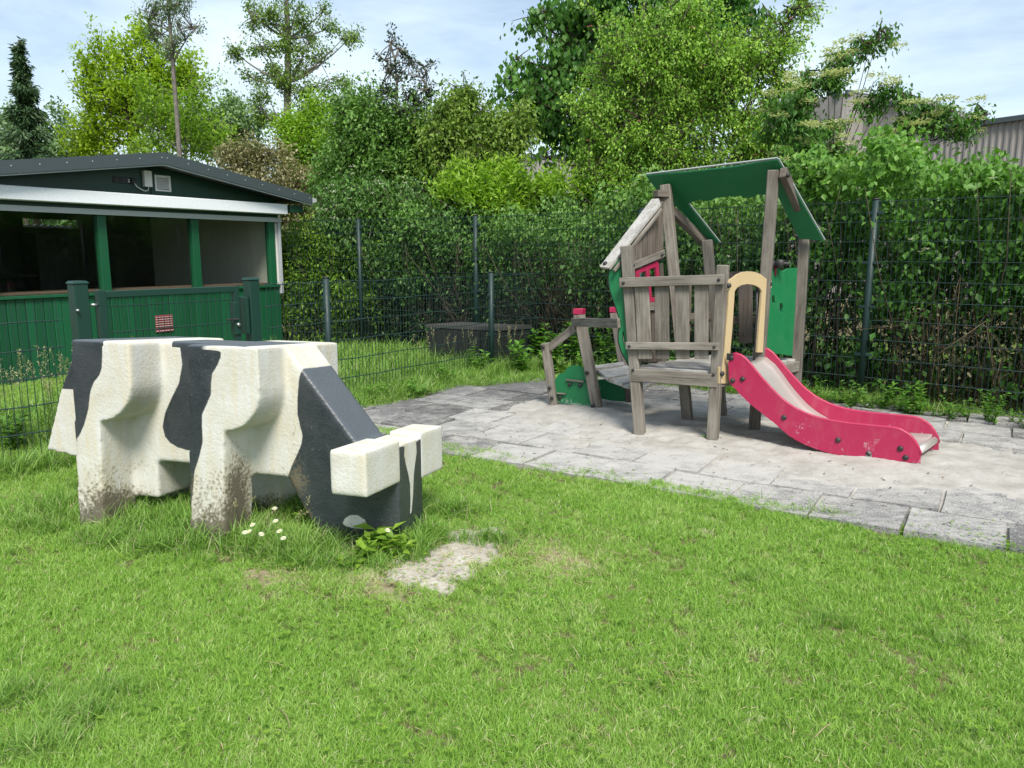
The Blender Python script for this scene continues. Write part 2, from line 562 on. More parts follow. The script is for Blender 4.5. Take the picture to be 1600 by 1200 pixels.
# paving slabs, 0.5 m square, uneven
te = Vector((math.cos(R(33)), -math.sin(R(33)), 0))
tn = Vector((math.sin(R(33)), math.cos(R(33)), 0))
TO = Vector((2.02, 4.77, 0))
pave = empty('paving', (2, 6.2, 0), kind='structure', label='uneven grey paving slabs dusted with sand under the play tower')
rng = random.Random(5)
slabs = []
for v_ in range(4):
    bm = bmesh.new()
    bmesh.ops.create_grid(bm, x_segments=3, y_segments=3, size=0.2390)
    r_ = bmesh.ops.extrude_face_region(bm, geom=bm.faces[:])
    bmesh.ops.translate(bm, vec=(0, 0, -0.05), verts=[g for g in r_['geom'] if isinstance(g, bmesh.types.BMVert)])
    for vv in bm.verts:
        if vv.co.z > -0.01:
            k = 0.012 if (abs(vv.co.x) > 0.2 and abs(vv.co.y) > 0.2) else 0.0
            vv.co.z += rng.uniform(-0.003, 0.003) + rng.choice((0, 0, k))
            if abs(vv.co.x) > 0.2: vv.co.x += rng.uniform(-0.004, 0.003)
            if abs(vv.co.y) > 0.2: vv.co.y += rng.uniform(-0.004, 0.003)
    bmesh.ops.recalc_face_normals(bm, faces=bm.faces)
    me = bpy.data.meshes.new('slab')
    bm.to_mesh(me)
    bm.free()
    me.materials.append(M['slab'])
    slabs.append(me)
nsl = 0
for i in range(-12, 14):
    for j in range(-6, 12):
        off = 0.25 if j % 2 else 0.0
        p = TO + te * (0.5 * i + 0.25 + off * 0.6) + tn * (0.5 * j - 0.25)
        P_ = np.array([[p.x, p.y]])
        if not inpoly(P_, PAVE)[0] and dpoly(P_, PAVE)[0] > 0.22: continue
        if p.x > 6.2: continue
        o = link('slab', slabs[rng.randrange(4)], None, pave)
        Mx = Matrix.Translation((p.x, p.y, 0.018 + rng.uniform(-0.008, 0.008))) @ Matrix.Rotation(-R(33) + rng.uniform(-0.012, 0.012), 4, 'Z') @ \
            Matrix.Rotation(rng.uniform(-0.03, 0.03), 4, 'X') @ Matrix.Rotation(rng.uniform(-0.03, 0.03), 4, 'Y')
        set_world(o, Mx)
        nsl += 1

# sand: fills the joints and lies thick round the tower and the foot of the slide
NX, NY = 300, 260
xs = np.linspace(-2.2, 6.8, NX)
ys = np.linspace(2.9, 9.4, NY)
XX, YY = np.meshgrid(xs, ys)
Pg = np.column_stack([XX.ravel(), YY.ravel()])
def bump_at(P, c, r, ang):
    d = P - np.array(c)
    ca, sa = math.cos(ang), math.sin(ang)
    a = (d[:, 0] * ca + d[:, 1] * sa) / r[0]
    b = (-d[:, 0] * sa + d[:, 1] * ca) / r[1]
    return np.exp(-(a * a + b * b))
h = -0.008 + 0.010 * wob(Pg, 2.3) + 0.006 * wob(Pg, 7, 2) + 0.003 * wob(Pg, 17, 4)
nd_ = np.random.default_rng(9)
for _i in range(170):
    cx_, cy_ = nd_.normal(2.0, 1.4), nd_.normal(6.2, 0.8)
    rr_ = nd_.uniform(0.05, 0.13)
    q_ = ((Pg[:, 0] - cx_) ** 2 + ((Pg[:, 1] - cy_) * 1.3) ** 2) / rr_ ** 2
    h += (-0.009 * np.exp(-q_) + 0.006 * np.exp(-(np.sqrt(q_) - 1.3) ** 2 * 4)) * nd_.uniform(0.5, 1.2)
h += 0.062 * bump_at(Pg, (1.75, 6.45), (1.45, 1.0), -0.6)
h += 0.045 * bump_at(Pg, (3.1, 5.4), (1.1, 0.6), -0.6)
h += 0.034 * bump_at(Pg, (0.75, 7.3), (0.9, 0.5), -0.6)
h += 0.032 * bump_at(Pg, (4.2, 5.3), (1.1, 0.55), -0.5)
h -= 0.014 * bump_at(Pg, (1.2, 6.4), (0.3, 0.3), 0)
h = np.where(inpoly(Pg, PAVE), h, -0.05)
nr = np.random.default_rng(3)
h += nr.normal(0, 0.0022, len(h))
SANDH = h.reshape(NY, NX).copy()
sv = np.column_stack([Pg, h])
sf = [(j * NX + i, j * NX + i + 1, (j + 1) * NX + i + 1, (j + 1) * NX + i) for j in range(NY - 1) for i in range(NX - 1)]
link('sand', mesh_from(sv, sf, 'sand', True), M['sand'], kind='structure', label='pale loose sand spread over the slabs round the play tower and slide')

# bare sandy patches and thatchy dry spots in the lawn: low mounds that fade into the soil
def patchmat(name, a, b):
    t = NT(name)
    v = t.world()
    n1, n2, n3 = t.noise(v, 5, 6, 0.62), t.noise(v, 150, 3, 0.7), t.noise(v, 26, 5, 0.75, 0.6)
    c = t.mix(t.ramp(n1, [(0.35, 0), (0.7, 1)]), a, b)
    c = t.mix(t.ramp(n2, [(0.52, 0), (0.75, 0.6)]), c, tuple(x * 0.5 for x in a))
    c = t.mix(t.ramp(n3, [(0.60, 0), (0.72, 0.6)]), c, (0.17, 0.14, 0.09))
    f = t.math('ADD', t.attr('fade').outputs['Fac'], t.math('MULTIPLY', t.math('SUBTRACT', n3, 0.5), 0.8))
    c = t.mix(t.ramp(f, [(0.15, 0), (0.75, 1)]), (0.11, 0.095, 0.05), c)
    return t.done(t.principled(c, 0.95, normal=t.bump(t.math('ADD', n3, t.math('MULTIPLY', n2, 0.4)), 0.8, 0.014), spec=0.1))
M['patch'] = patchmat('sandy_patch', (0.42, 0.385, 0.33), (0.56, 0.53, 0.47))
M['thatch'] = patchmat('dry_thatch', (0.24, 0.21, 0.12), (0.34, 0.30, 0.19))
def flat_patch(pix, label, mat='patch', name='sand_patch', lift=0.010):
    pts = [G(u, v) for u, v in pix]
    poly = [(p.x, p.y) for p in pts]
    x0, x1 = min(p.x for p in pts) - 0.12, max(p.x for p in pts) + 0.12
    y0, y1 = min(p.y for p in pts) - 0.12, max(p.y for p in pts) + 0.12
    nx, ny = int((x1 - x0) / 0.015) + 2, int((y1 - y0) / 0.015) + 2
    X, Y = np.meshgrid(np.linspace(x0, x1, nx), np.linspace(y0, y1, ny))
    Q = np.column_stack([X.ravel(), Y.ravel()])
    d = dpoly(Q, poly) * np.where(inpoly(Q, poly), 1, -1) + 0.045 * wob(Q, 9, 2) + 0.03 * wob(Q, 23, 5)
    fade = np.clip(0.45 + d / 0.09, 0, 1)
    z = 0.012 * np.sin(Q[:, 0] * 1.7) * np.cos(Q[:, 1] * 1.3) - 0.012 + lift * np.clip(fade * 1.6, 0, 1) - 0.03 * (d < -0.05) + np.random.default_rng(1).normal(0, 0.0012, len(Q)) + 0.003 * wob(Q, 30)
    me = mesh_from(np.column_stack([Q, z]), [(j_ * nx + i_, j_ * nx + i_ + 1, (j_ + 1) * nx + i_ + 1, (j_ + 1) * nx + i_) for j_ in range(ny - 1) for i_ in range(nx - 1)], name, True)
    at = me.attributes.new('fade', 'FLOAT', 'POINT')
    at.data.foreach_set('value', fade.astype(np.float32))
    return link(name, me, M[mat], kind='structure', label=label)
PATCH1 = [(598, 905), (618, 868), (660, 842), (720, 826), (795, 822), (790, 850), (745, 895), (700, 922), (650, 924)]
flat_patch(PATCH1, 'bare pale sandy patch in the lawn in front of the cow head')
PATCH2 = [(478, 868), (495, 846), (545, 842), (560, 856), (525, 876)]
flat_patch(PATCH2, 'small bare sandy patch under the chin of the cow')
PATCH3 = [(380, 908), (388, 888), (420, 886), (425, 902)]
flat_patch([(825, 900), (830, 850), (870, 836), (915, 850), (925, 890), (880, 915)], 'dry thatchy spot in the lawn right of the sand patch', 'thatch', 'dry_patch', 0.008)
flat_patch([(560, 930), (590, 905), (640, 925), (620, 945)], 'dry thin strip of lawn left of the sand patch', 'thatch', 'dry_patch', 0.008)
flat_patch([(370, 915), (380, 888), (425, 884), (470, 900), (430, 920)], 'small dry worn spot in the lawn in front of the cow leg', 'thatch', 'dry_patch', 0.008)

# ------------------------------------------------------------------ grass: tufts of bent blades, built and set out by geometry nodes
def tuft_nodes(name, blades, height, width, spread, tilt, mat, seeds=3, bend=0.5):
    ng = bpy.data.node_groups.new(name, 'GeometryNodeTree')
    ng.interface.new_socket('Geometry', in_out='INPUT', socket_type='NodeSocketGeometry')
    ng.interface.new_socket('Geometry', in_out='OUTPUT', socket_type='NodeSocketGeometry')
    N, L = ng.nodes, ng.links
    gi, go = N.new('NodeGroupInput'), N.new('NodeGroupOutput')
    def math_(op, a, b=None, c=None):
        m_ = N.new('ShaderNodeMath')
        m_.operation = op
        for i, v in enumerate((a, b, c)):
            if v is None: continue
            if hasattr(v, 'links'): L.new(v, m_.inputs[i])
            else: m_.inputs[i].default_value = v
        return m_.outputs[0]
    # one blade, standing along Z, tapering and bent
    grid = N.new('GeometryNodeMeshGrid')
    grid.inputs['Size X'].default_value = 1.0
    grid.inputs['Size Y'].default_value = 1.0
    grid.inputs['Vertices X'].default_value = 2
    grid.inputs['Vertices Y'].default_value = 4
    pos = N.new('GeometryNodeInputPosition')
    sep = N.new('ShaderNodeSeparateXYZ')
    L.new(pos.outputs[0], sep.inputs[0])
    hgt = math_('ADD', sep.outputs['Y'], 0.5)
    tap = math_('SUBTRACT', 1.0, math_('POWER', hgt, 1.6))
    xx = math_('MULTIPLY', math_('MULTIPLY', sep.outputs['X'], width), math_('MAXIMUM', tap, 0.06))
    yy = math_('MULTIPLY', math_('MULTIPLY', hgt, hgt), height * bend)
    zz = math_('MULTIPLY', math_('SUBTRACT', hgt, math_('MULTIPLY', math_('POWER', hgt, 3.0), 0.22)), height)
    cmb = N.new('ShaderNodeCombineXYZ')
    for i, v in enumerate((xx, yy, zz)): L.new(v, cmb.inputs[i])
    sp = N.new('GeometryNodeSetPosition')
    L.new(grid.outputs['Mesh'], sp.inputs['Geometry'])
    L.new(cmb.outputs[0], sp.inputs['Position'])
    smo = N.new('GeometryNodeSetShadeSmooth')
    L.new(sp.outputs[0], smo.inputs['Geometry'])
    smt = N.new('GeometryNodeSetMaterial')
    smt.inputs['Material'].default_value = mat
    L.new(smo.outputs['Geometry'], smt.inputs['Geometry'])
    join = N.new('GeometryNodeJoinGeometry')
    for s in range(seeds):
        pts = N.new('GeometryNodePoints')
        pts.inputs['Count'].default_value = blades
        rv = N.new('FunctionNodeRandomValue')
        rv.data_type = 'FLOAT_VECTOR'
        rv.inputs[0].default_value = (-spread, -spread, -0.004)
        rv.inputs[1].default_value = (spread, spread, 0.0)
        rv.inputs['Seed'].default_value = s * 7 + 1
        L.new(rv.outputs[0], pts.inputs['Position'])
        rr = N.new('FunctionNodeRandomValue')
        rr.data_type = 'FLOAT_VECTOR'
        rr.inputs[0].default_value = (-tilt, -tilt, 0)
        rr.inputs[1].default_value = (tilt, tilt, 6.283)
        rr.inputs['Seed'].default_value = s * 7 + 2
        rs = N.new('FunctionNodeRandomValue')
        rs.data_type = 'FLOAT'
        rs.inputs[2].default_value = 0.5
        rs.inputs[3].default_value = 1.2
        rs.inputs['Seed'].default_value = s * 7 + 3
        ins = N.new('GeometryNodeInstanceOnPoints')
        L.new(pts.outputs[0], ins.inputs['Points'])
        L.new(smt.outputs[0], ins.inputs['Instance'])
        L.new(rr.outputs[0], ins.inputs['Rotation'])
        L.new(rs.outputs[1], ins.inputs['Scale'])
        st = N.new('GeometryNodeStoreNamedAttribute')
        st.data_type = 'FLOAT'
        st.domain = 'INSTANCE'
        st.inputs['Name'].default_value = 'btone'
        rt = N.new('FunctionNodeRandomValue')
        rt.data_type = 'FLOAT'
        rt.inputs['Seed'].default_value = s * 7 + 4
        L.new(ins.outputs[0], st.inputs['Geometry'])
        L.new(rt.outputs[1], st.inputs['Value'])
        rl = N.new('GeometryNodeRealizeInstances')
        L.new(st.outputs[0], rl.inputs[0])
        g2 = N.new('GeometryNodeGeometryToInstance')
        L.new(rl.outputs[0], g2.inputs[0])
        L.new(g2.outputs[0], join.inputs[0])
    io = N.new('GeometryNodeInstanceOnPoints')
    io.inputs['Pick Instance'].default_value = True
    L.new(gi.outputs[0], io.inputs['Points'])
    L.new(join.outputs[0], io.inputs['Instance'])
    ri = N.new('FunctionNodeRandomValue')
    ri.data_type = 'INT'
    ri.inputs[4].default_value = 0
    ri.inputs[5].default_value = seeds - 1
    L.new(ri.outputs[2], io.inputs['Instance Index'])
    na = N.new('GeometryNodeInputNamedAttribute')
    na.data_type = 'FLOAT_VECTOR'
    na.inputs[0].default_value = 'rot'
    L.new(na.outputs[0], io.inputs['Rotation'])
    nb = N.new('GeometryNodeInputNamedAttribute')
    nb.data_type = 'FLOAT'
    nb.inputs[0].default_value = 'size'
    L.new(nb.outputs[0], io.inputs['Scale'])
    L.new(io.outputs[0], go.inputs[0])
    return ng
def grassmat(name, a, b, c, dry):
    t = NT(name)
    bt = t.attr('btone').outputs['Fac']
    tt = t.attr('tone', 'INSTANCER').outputs['Fac']
    col = t.mix(t.ramp(bt, [(0.0, 0), (0.9, 1)]), a, b)
    col = t.mix(t.ramp(tt, [(0.35, 0), (0.8, 0.85)]), col, c)
    col = t.mix(t.ramp(bt, [(0.90, 0), (0.93, 1)]), col, dry)
    col = t.mix(t.ramp(tt, [(0.90, 0), (1.0, 0.8)]), col, dry)
    p = t.principled(col, 0.45, spec=0.3)
    tl = t.n('ShaderNodeBsdfTranslucent')
    t.l(t.mix(1.0, col, (1.0, 1.1, 0.5), 'MULTIPLY'), tl.inputs['Color'])
    ms = t.n('ShaderNodeMixShader')
    ms.inputs[0].default_value = 0.35
    t.l(p.outputs[0], ms.inputs[1])
    t.l(tl.outputs[0], ms.inputs[2])
    return t.done(ms)
M['grass'] = grassmat('lawn_blades', (0.17, 0.34, 0.045), (0.32, 0.52, 0.095), (0.43, 0.59, 0.17), (0.62, 0.60, 0.40))
M['grass_long'] = grassmat('long_blades', (0.10, 0.225, 0.03), (0.23, 0.41, 0.07), (0.34, 0.51, 0.13), (0.52, 0.50, 0.30))

def set_out(name, P, size, rot, tone, ng, **k):
    me = bpy.data.meshes.new(name)
    me.vertices.add(len(P))
    me.vertices.foreach_set('co', P.astype(np.float32).ravel())
    for nm, tp, arr in (('size', 'FLOAT', size), ('tone', 'FLOAT', tone)):
        at = me.attributes.new(nm, tp, 'POINT')
        at.data.foreach_set('value', arr.astype(np.float32))
    at = me.attributes.new('rot', 'FLOAT_VECTOR', 'POINT')
    at.data.foreach_set('vector', rot.astype(np.float32).ravel())
    me.update()
    o = bpy.data.objects.new(name, me)
    COL.objects.link(o)
    md = o.modifiers.new('tufts', 'NODES')
    md.node_group = ng
    return tag(o, **k)

# fence and hut lines, needed by the masks
TF = [Vector((6.6, 5.45, 0)), Vector((3.68, 8.0, 0)), Vector((-0.53, 11.4, 0)), Vector((-2.45, 12.5, 0)), Vector((-3.75, 12.75, 0))]      # tall fence corners
GL = lambda x: 1.424 * (x + 3.24) + 5.77                                                     # line of the low fence
COWC = np.array([-1.55, 4.15])
GR = np.random.default_rng(11)
def lawn_points(y0, y1, dens, xl=None):
    xm = 0.70 * y1 + 0.5
    n = int((y1 - y0) * 2 * xm * dens)
    P = np.column_stack([GR.uniform(-xm, xm, n), GR.uniform(y0, y1, n)])
    P = P[np.abs(P[:, 0]) < 0.70 * P[:, 1] + 0.5]
    P = P[~inpoly(P, PAVE) | (dpoly(P, PAVE) < 0.05 + 0.05 * wob(P, 5))]
    return P
pats = [[tuple(G(u, v).xy) for u, v in q] for q in (PATCH1, PATCH2, PATCH3)]
def thin(P):
    """probability that a tuft grows at P"""
    pr = np.ones(len(P))
    for q in pats:
        ins = inpoly(P, q)
        d = dpoly(P, q)
        dd_ = np.where(ins, d, -d) + 0.075 * wob(P, 9, 2) + 0.05 * wob(P, 23, 5)
        pr = np.minimum(pr, np.clip(1 - (dd_ + 0.06) / 0.10, 0.015, 1))
    for u, v, r in ((320, 853, 0.12), (350, 868, 0.10), (145, 808, 0.10), (870, 875, 0.13), (600, 915, 0.16), (440, 905, 0.14), (350, 865, 0.1), (640, 940, 0.1), (905, 900, 0.09), (840, 850, 0.08), (520, 930, 0.1)):
        g = G(u, v)
        pr *= 1 - 0.62 * np.exp(-(((P[:, 0] - g.x) / (r * 1.5)) ** 2 + ((P[:, 1] - g.y) / r) ** 2)) * (0.75 + 0.25 * wob(P, 16, 4))
    return pr
bits = [lawn_points(a, b, d) for a, b, d in ((1.7, 2.6, 2600), (2.6, 3.6, 2000), (3.6, 5, 1400), (5, 7, 850), (7, 9.5, 500), (9.5, 13.5, 260))]
P = np.vstack(bits)
# keep clear of the strip of bare earth by the tall fence, the hut floor
P = P[GR.random(len(P)) < thin(P)]
def fence_side(P):      # >0 beyond the tall fence
    y = np.interp(P[:, 0], [-3.75, -2.45, -0.53, 3.68, 6.6], [12.75, 12.5, 11.4, 8.0, 5.45])
    return P[:, 1] - y
hut = [(-6.1, 8.9), (-3.78, 12.6), (-6.4, 14.2), (-9, 10.4)]
P = P[~inpoly(P, hut)]
fs_ = fence_side(P)
pd = dpoly(P, PAVE)
strip = (P[:, 0] > 0.9) & (P[:, 1] > 5.2) & (fs_ > -1.3)
P = P[~strip | (GR.random(len(P)) < 0.28)]
n = len(P)
pat = 0.42 + 0.22 * wob(P, 1.1, 1) + 0.25 * wob(P, 4.2, 3) + 0.22 * wob(P, 11.0, 6) + GR.normal(0, 0.30, n)
size = np.clip(0.70 + 0.18 * wob(P, 3.1, 5) + 0.22 * wob(P, 9.0, 2) + 0.12 * wob(P, 19.0, 8) + GR.normal(0, 0.16, n), 0.32, 1.7)
size *= 1 + 0.05 * np.clip(P[:, 1] - 3, 0, 8)
dry = sum(np.exp(-(((P[:, 0] - G(u, v).x) / 0.30) ** 2 + ((P[:, 1] - G(u, v).y) / 0.2) ** 2)) for u, v in ((870, 875), (600, 915), (700, 870), (430, 900)))
tone = np.clip(pat * 0.75 + 0.35 * dry, 0, 1)
rot = np.column_stack([GR.normal(0, 0.10, n), GR.normal(0, 0.10, n), GR.uniform(0, 6.283, n)])
z = 0.012 * np.sin(P[:, 0] * 1.7) * np.cos(P[:, 1] * 1.3) - 0.012
set_out('grass', np.column_stack([P, z]), size, rot, tone, tuft_nodes('lawn_tufts', 40, 0.049, 0.0037, 0.032, 0.6, M['grass']), kind='stuff', label='short bright green lawn grass')
N_LAWN = n

# longer grass: round the cow, along the fences, behind the low fence
def long_points():
    out, sz = [], []
    def add(c, r, k, s):
        q = np.column_stack([GR.normal(c[0], r[0], k), GR.normal(c[1], r[1], k)])
        out.append(q); sz.append(np.full(k, s))
    def line(a, b, w, k, s):
        tt = GR.random(k)
        a, b = np.array(a[:2]), np.array(b[:2])
        q = a + (b - a) * tt[:, None] + GR.normal(0, w, (k, 2))
        out.append(q); sz.append(np.full(k, s))
    # foot of the cow: front and back of its legs, under its head
    line((-2.75, 4.25), (-2.55, 4.12), 0.05, 50, 0.7)
    line((-2.40, 4.02), (-1.85, 3.90), 0.05, 170, 0.85)
    line((-1.80, 3.72), (-1.45, 3.70), 0.03, 24, 0.6)
    line((-2.20, 4.25), (-1.55, 4.1), 0.12, 420, 1.15)
    line((-1.38, 3.90), (-1.0, 3.85), 0.08, 240, 1.1)
    line((-1.0, 3.72), (-0.62, 3.66), 0.05, 70, 0.8)
    line((-0.55, 3.80), (-0.42, 4.05), 0.06, 110, 1.1)
    line((-2.9, 4.7), (-2.7, 4.2), 0.14, 200, 1.0)
    line((-1.5, 4.6), (-0.6, 4.2), 0.10, 240, 1.1)
    for u, v, s, k in ((760, 845, 0.9, 40), (710, 800, 1.0, 60), (1175, 775, 1.1, 24), (940, 738, 0.9, 10), (1310, 800, 0.9, 10), (20, 1090, 0.7, 120), (120, 1120, 0.65, 90), (60, 1170, 0.7, 90), (180, 1080, 0.6, 60),
                       (1290, 970, 0.6, 26), (1180, 900, 0.6, 22), (480, 880, 0.8, 40), (250, 860, 0.9, 70), (1480, 1000, 0.6, 26)):
        g = G(u, v)
        add((g.x, g.y), (0.07 * s + 0.02, 0.05 * s), k, s)
    q = lawn_points(1.7, 6.5, 14)
    q = q[wob(q, 2.7, 9) > -0.1]
    out.append(q); sz.append(GR.uniform(0.45, 0.8, len(q)))
    # along the low fence and beyond it
    line((-4.0, 4.7), (-3.2, 5.8), 0.10, 420, 1.3)
    line((-2.3, 7.1), (-0.3, 9.9), 0.16, 1500, 1.45)
    line((-0.3, 9.9), (0.5, 10.3), 0.25, 500, 1.5)
    line((-1.3, 8.0), (0.35, 9.5), 0.12, 500, 1.0)
    k = 5200
    q = np.column_stack([GR.uniform(-4.8, 0.3, k), GR.uniform(6.0, 12.0, k)])
    q = q[(q[:, 1] > GL(q[:, 0]) + 0.05) & (fence_side(q) < 0.4) & ~inpoly(q, hut)]
    out.append(q); sz.append(np.full(len(q), 2.0))
    # weeds and thin grass at the foot of the tall fence
    line((0.9, 9.9), (3.6, 7.75), 0.12, 700, 1.25)
    line((3.6, 7.75), (6.2, 5.5), 0.12, 700, 1.25)
    line((2.3, 8.75), (4.0, 7.6), 0.10, 260, 0.9)
    line((4.2, 7.45), (5.4, 6.7), 0.08, 160, 0.9)
    return np.vstack(out), np.concatenate(sz)
P, sz = long_points()
keep = ~inpoly(P, PAVE) | (dpoly(P, PAVE) < 0.08)
P, sz = P[keep], sz[keep]
n = len(P)
rot = np.column_stack([GR.normal(0, 0.15, n), GR.normal(0, 0.15, n), GR.uniform(0, 6.283, n)])
set_out('long_grass', np.column_stack([P, np.full(n, -0.012)]), sz * GR.uniform(0.7, 1.25, n), rot, np.clip(0.35 + 0.3 * wob(P, 3) + GR.normal(0, 0.2, n), 0, 0.95),
        tuft_nodes('long_tufts', 17, 0.115, 0.0046, 0.03, 0.42, M['grass_long'], 4, 0.75), kind='stuff', label='longer unmown grass round the cow and along the fences')

# ------------------------------------------------------------------ concrete cow
CO = Vector((-1.29, 3.86, 0))
ca = R(17)
ce, cn = Vector((math.cos(ca), -math.sin(ca), 0)), Vector((math.sin(ca), math.cos(ca), 0))
cow = empty('cow_sculpture', CO, label='blocky black and white concrete cow grazing on the lawn', cat='sculpture')
def cw(t_, s_, z_):                       # t along the cow towards its nose, s away from the viewer
    return ce * t_ + cn * s_ + Vector((0, 0, z_ - 0.08 * s_ * (1.0 if z_ > 0.2 else z_ / 0.2)))
def cow_part(name, blocks, parent, mat, vox=0.013, sm=6, paintfn=None, **k):
    verts, faces = [], []
    for prof, s0, s1 in blocks:
        loops = [Vector((p[0], p[1], 0)) for p in prof]
        tr = tessellate_polygon([loops])
        b = len(verts)
        m_ = len(prof)
        verts += [Vector((p[0], s0, p[1])) for p in prof] + [Vector((p[0], s1, p[1])) for p in prof]
        for a_, b_, c_ in tr:
            faces.append((b + a_, b + b_, b + c_))
            faces.append((b + m_ + c_, b + m_ + b_, b + m_ + a_))
        for i in range(m_):
            j = (i + 1) % m_
            faces.append((b + i, b + j, b + m_ + j, b + m_ + i))
    me = mesh_from(verts, faces)
    bm = bmesh.new()
    bm.from_mesh(me)
    bmesh.ops.recalc_face_normals(bm, faces=bm.faces)
    bm.to_mesh(me)
    bm.free()
    tmp = bpy.data.objects.new('tmp', me)
    COL.objects.link(tmp)
    r_ = tmp.modifiers.new('r', 'REMESH')
    r_.mode = 'VOXEL'
    r_.voxel_size = vox
    s_ = tmp.modifiers.new('s', 'SMOOTH')
    s_.iterations = sm
    s_.factor = 0.5
    dg = bpy.context.evaluated_depsgraph_get()
    ev = bpy.data.meshes.new_from_object(tmp.evaluated_get(dg), depsgraph=dg)
    bpy.data.objects.remove(tmp)
    nv = len(ev.vertices)
    co = np.empty(nv * 3, np.float32)
    ev.vertices.foreach_get('co', co)
    co = co.reshape(-1, 3)
    if paintfn:
        a_ = ev.attributes.new('black', 'FLOAT', 'POINT')
        a_.data.foreach_set('value', paintfn(co).astype(np.float32))
        f_ = ev.attributes.new('sky_sheen', 'FLOAT', 'POINT')  # mask for the painted sky sheen: flat back and neck slope
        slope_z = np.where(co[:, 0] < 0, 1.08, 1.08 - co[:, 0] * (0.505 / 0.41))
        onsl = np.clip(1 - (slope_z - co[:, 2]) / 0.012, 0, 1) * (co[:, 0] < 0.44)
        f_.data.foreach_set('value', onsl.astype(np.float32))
        g_ = ev.attributes.new('grime', 'FLOAT', 'POINT')
        g_.data.foreach_set('value', grime(co).astype(np.float32))
    z_ = co[:, 2]
    out = np.empty_like(co)
    for i in range(3):
        out[:, i] = ce[i] * co[:, 0] + cn[i] * co[:, 1]
    out[:, 2] += z_ - 0.08 * co[:, 1] * np.where(z_ > 0.2, 1, z_ / 0.2)
    ev.vertices.foreach_set('co', out.ravel())
    ev.polygons.foreach_set('use_smooth', [True] * len(ev.polygons))
    ev.update()
    o = bpy.data.objects.new(name, ev)
    ev.materials.clear()
    ev.materials.append(mat)
    COL.objects.link(o)
    o.parent = parent
    return tag(o, **k)
def sdp(co, poly, ax=(0, 2)):
    """signed distance, positive inside"""
    P_ = co[:, list(ax)].astype(np.float64)
    d = dpoly(P_, poly)
    return np.where(inpoly(P_, poly), d, -d)
REARB = [(-1.6, 1.3), (-0.975, 1.3), (-0.975, 1.071), (-0.985, 0.99), (-0.995, 0.93), (-1.015, 0.89), (-1.06, 0.845), (-1.085, 0.80), (-1.10, 0.75), (-1.115, 0.69), (-1.15, 0.61), (-1.189, 0.545), (-1.23, 0.50), (-1.30, 0.47), (-1.6, 0.4)]
SHB = [(-0.56, 1.3), (-0.21, 1.3), (-0.214, 1.08), (-0.221, 1.02), (-0.245, 0.975), (-0.28, 0.93), (-0.29, 0.88), (-0.296, 0.82), (-0.33, 0.76), (-0.36, 0.71), (-0.366, 0.64), (-0.368, 0.56), (-0.40, 0.47), (-0.435, 0.39), (-0.45, 0.30), (-0.476, 0.18), (-0.56, 0.1)]
SPOT = [(-0.655, 1.3), (-0.676, 1.064), (-0.668, 0.95), (-0.70, 0.84), (-0.765, 0.74), (-0.812, 0.66), (-0.836, 0.58), (-0.825, 0.52), (-0.79, 0.485), (-0.74, 0.462), (-0.67, 0.45), (-0.4, 0.46), (-0.4, 1.3)]
NECK = [(0.135, 0.955), (0.102, 0.965), (0.08, 0.90), (0.066, 0.80), (0.060, 0.71), (0.072, 0.65), (0.086, 0.59), (0.075, 0.54), (0.044, 0.478), (0.012, 0.42), (-0.018, 0.355), (-0.03, 0.2), (0.0, -0.2), (0.9, -0.2), (0.9, 0.9)]
NOST = [(0.31, 0.105), (0.325, 0.14), (0.36, 0.165), (0.405, 0.168), (0.445, 0.145), (0.462, 0.105), (0.455, 0.088), (0.39, 0.085), (0.33, 0.09)]
BLAZE = [(0.325, 0.56), (0.475, 0.56), (0.48, 0.50), (0.455, 0.44), (0.435, 0.38), (0.42, 0.27), (0.395, 0.17), (0.375, 0.16), (0.385, 0.24), (0.385, 0.33), (0.365, 0.40), (0.335, 0.46), (0.32, 0.51)]
def cow_black(co):
    t_, s_, z_ = co[:, 0], co[:, 1], co[:, 2]
    side = np.where(s_ < 0.12, np.maximum(sdp(co, REARB), sdp(co, SHB)), np.where((s_ > 0.68), np.maximum(sdp(co, REARB), sdp(co, SHB)), -1.0))
    mid = np.maximum(sdp(co, SPOT), sdp(co, NECK))
    b = np.where((s_ >= 0.12) & (s_ <= 0.68), mid, side)
    # left side faces of the haunches belong to their painted fronts
    b = np.where((s_ < 0.26) & (t_ < -1.1), sdp(co, REARB), b)
    b = np.where((s_ >= 0.12) & (s_ < 0.22) & (t_ > -0.5) & (t_ < -0.36), sdp(co, SHB), b)
    # top: the dark saddle runs along the back
    top = z_ > 1.055
    sad = np.minimum(0.045 + 0.02 * np.sin(t_ * 9) + (s_ - 0.04), 0.66 - s_ + 0.06 * np.sin(t_ * 7))
    sad = np.where(t_ < -0.98, 0.2, np.where(t_ > -0.72, np.minimum(sad, -0.07 - t_), -0.06 + 0.05 * np.sin(t_ * 12)))
    b = np.where(top, sad, b)
    # head: blaze on the nose, nostril, worn crown
    front = t_ > 0.62
    b = np.where(front, -sdp(co, BLAZE, (1, 2)), b)
    b = np.where((~front) & (s_ < 0.3) & (z_ < 0.22) & (t_ > 0.2), np.minimum(b, -sdp(co, NOST)), b)
    b = np.where((z_ > 0.56) & (t_ > 0.44), -0.02, b)
    return np.clip(b, -0.3, 0.3)
def gaus(co, c, r, ax=(0, 1, 2)):
    q = 0
    for i, a_ in enumerate(ax):
        q = q + ((co[:, a_] - c[i]) / r[i]) ** 2
    return np.exp(-q)
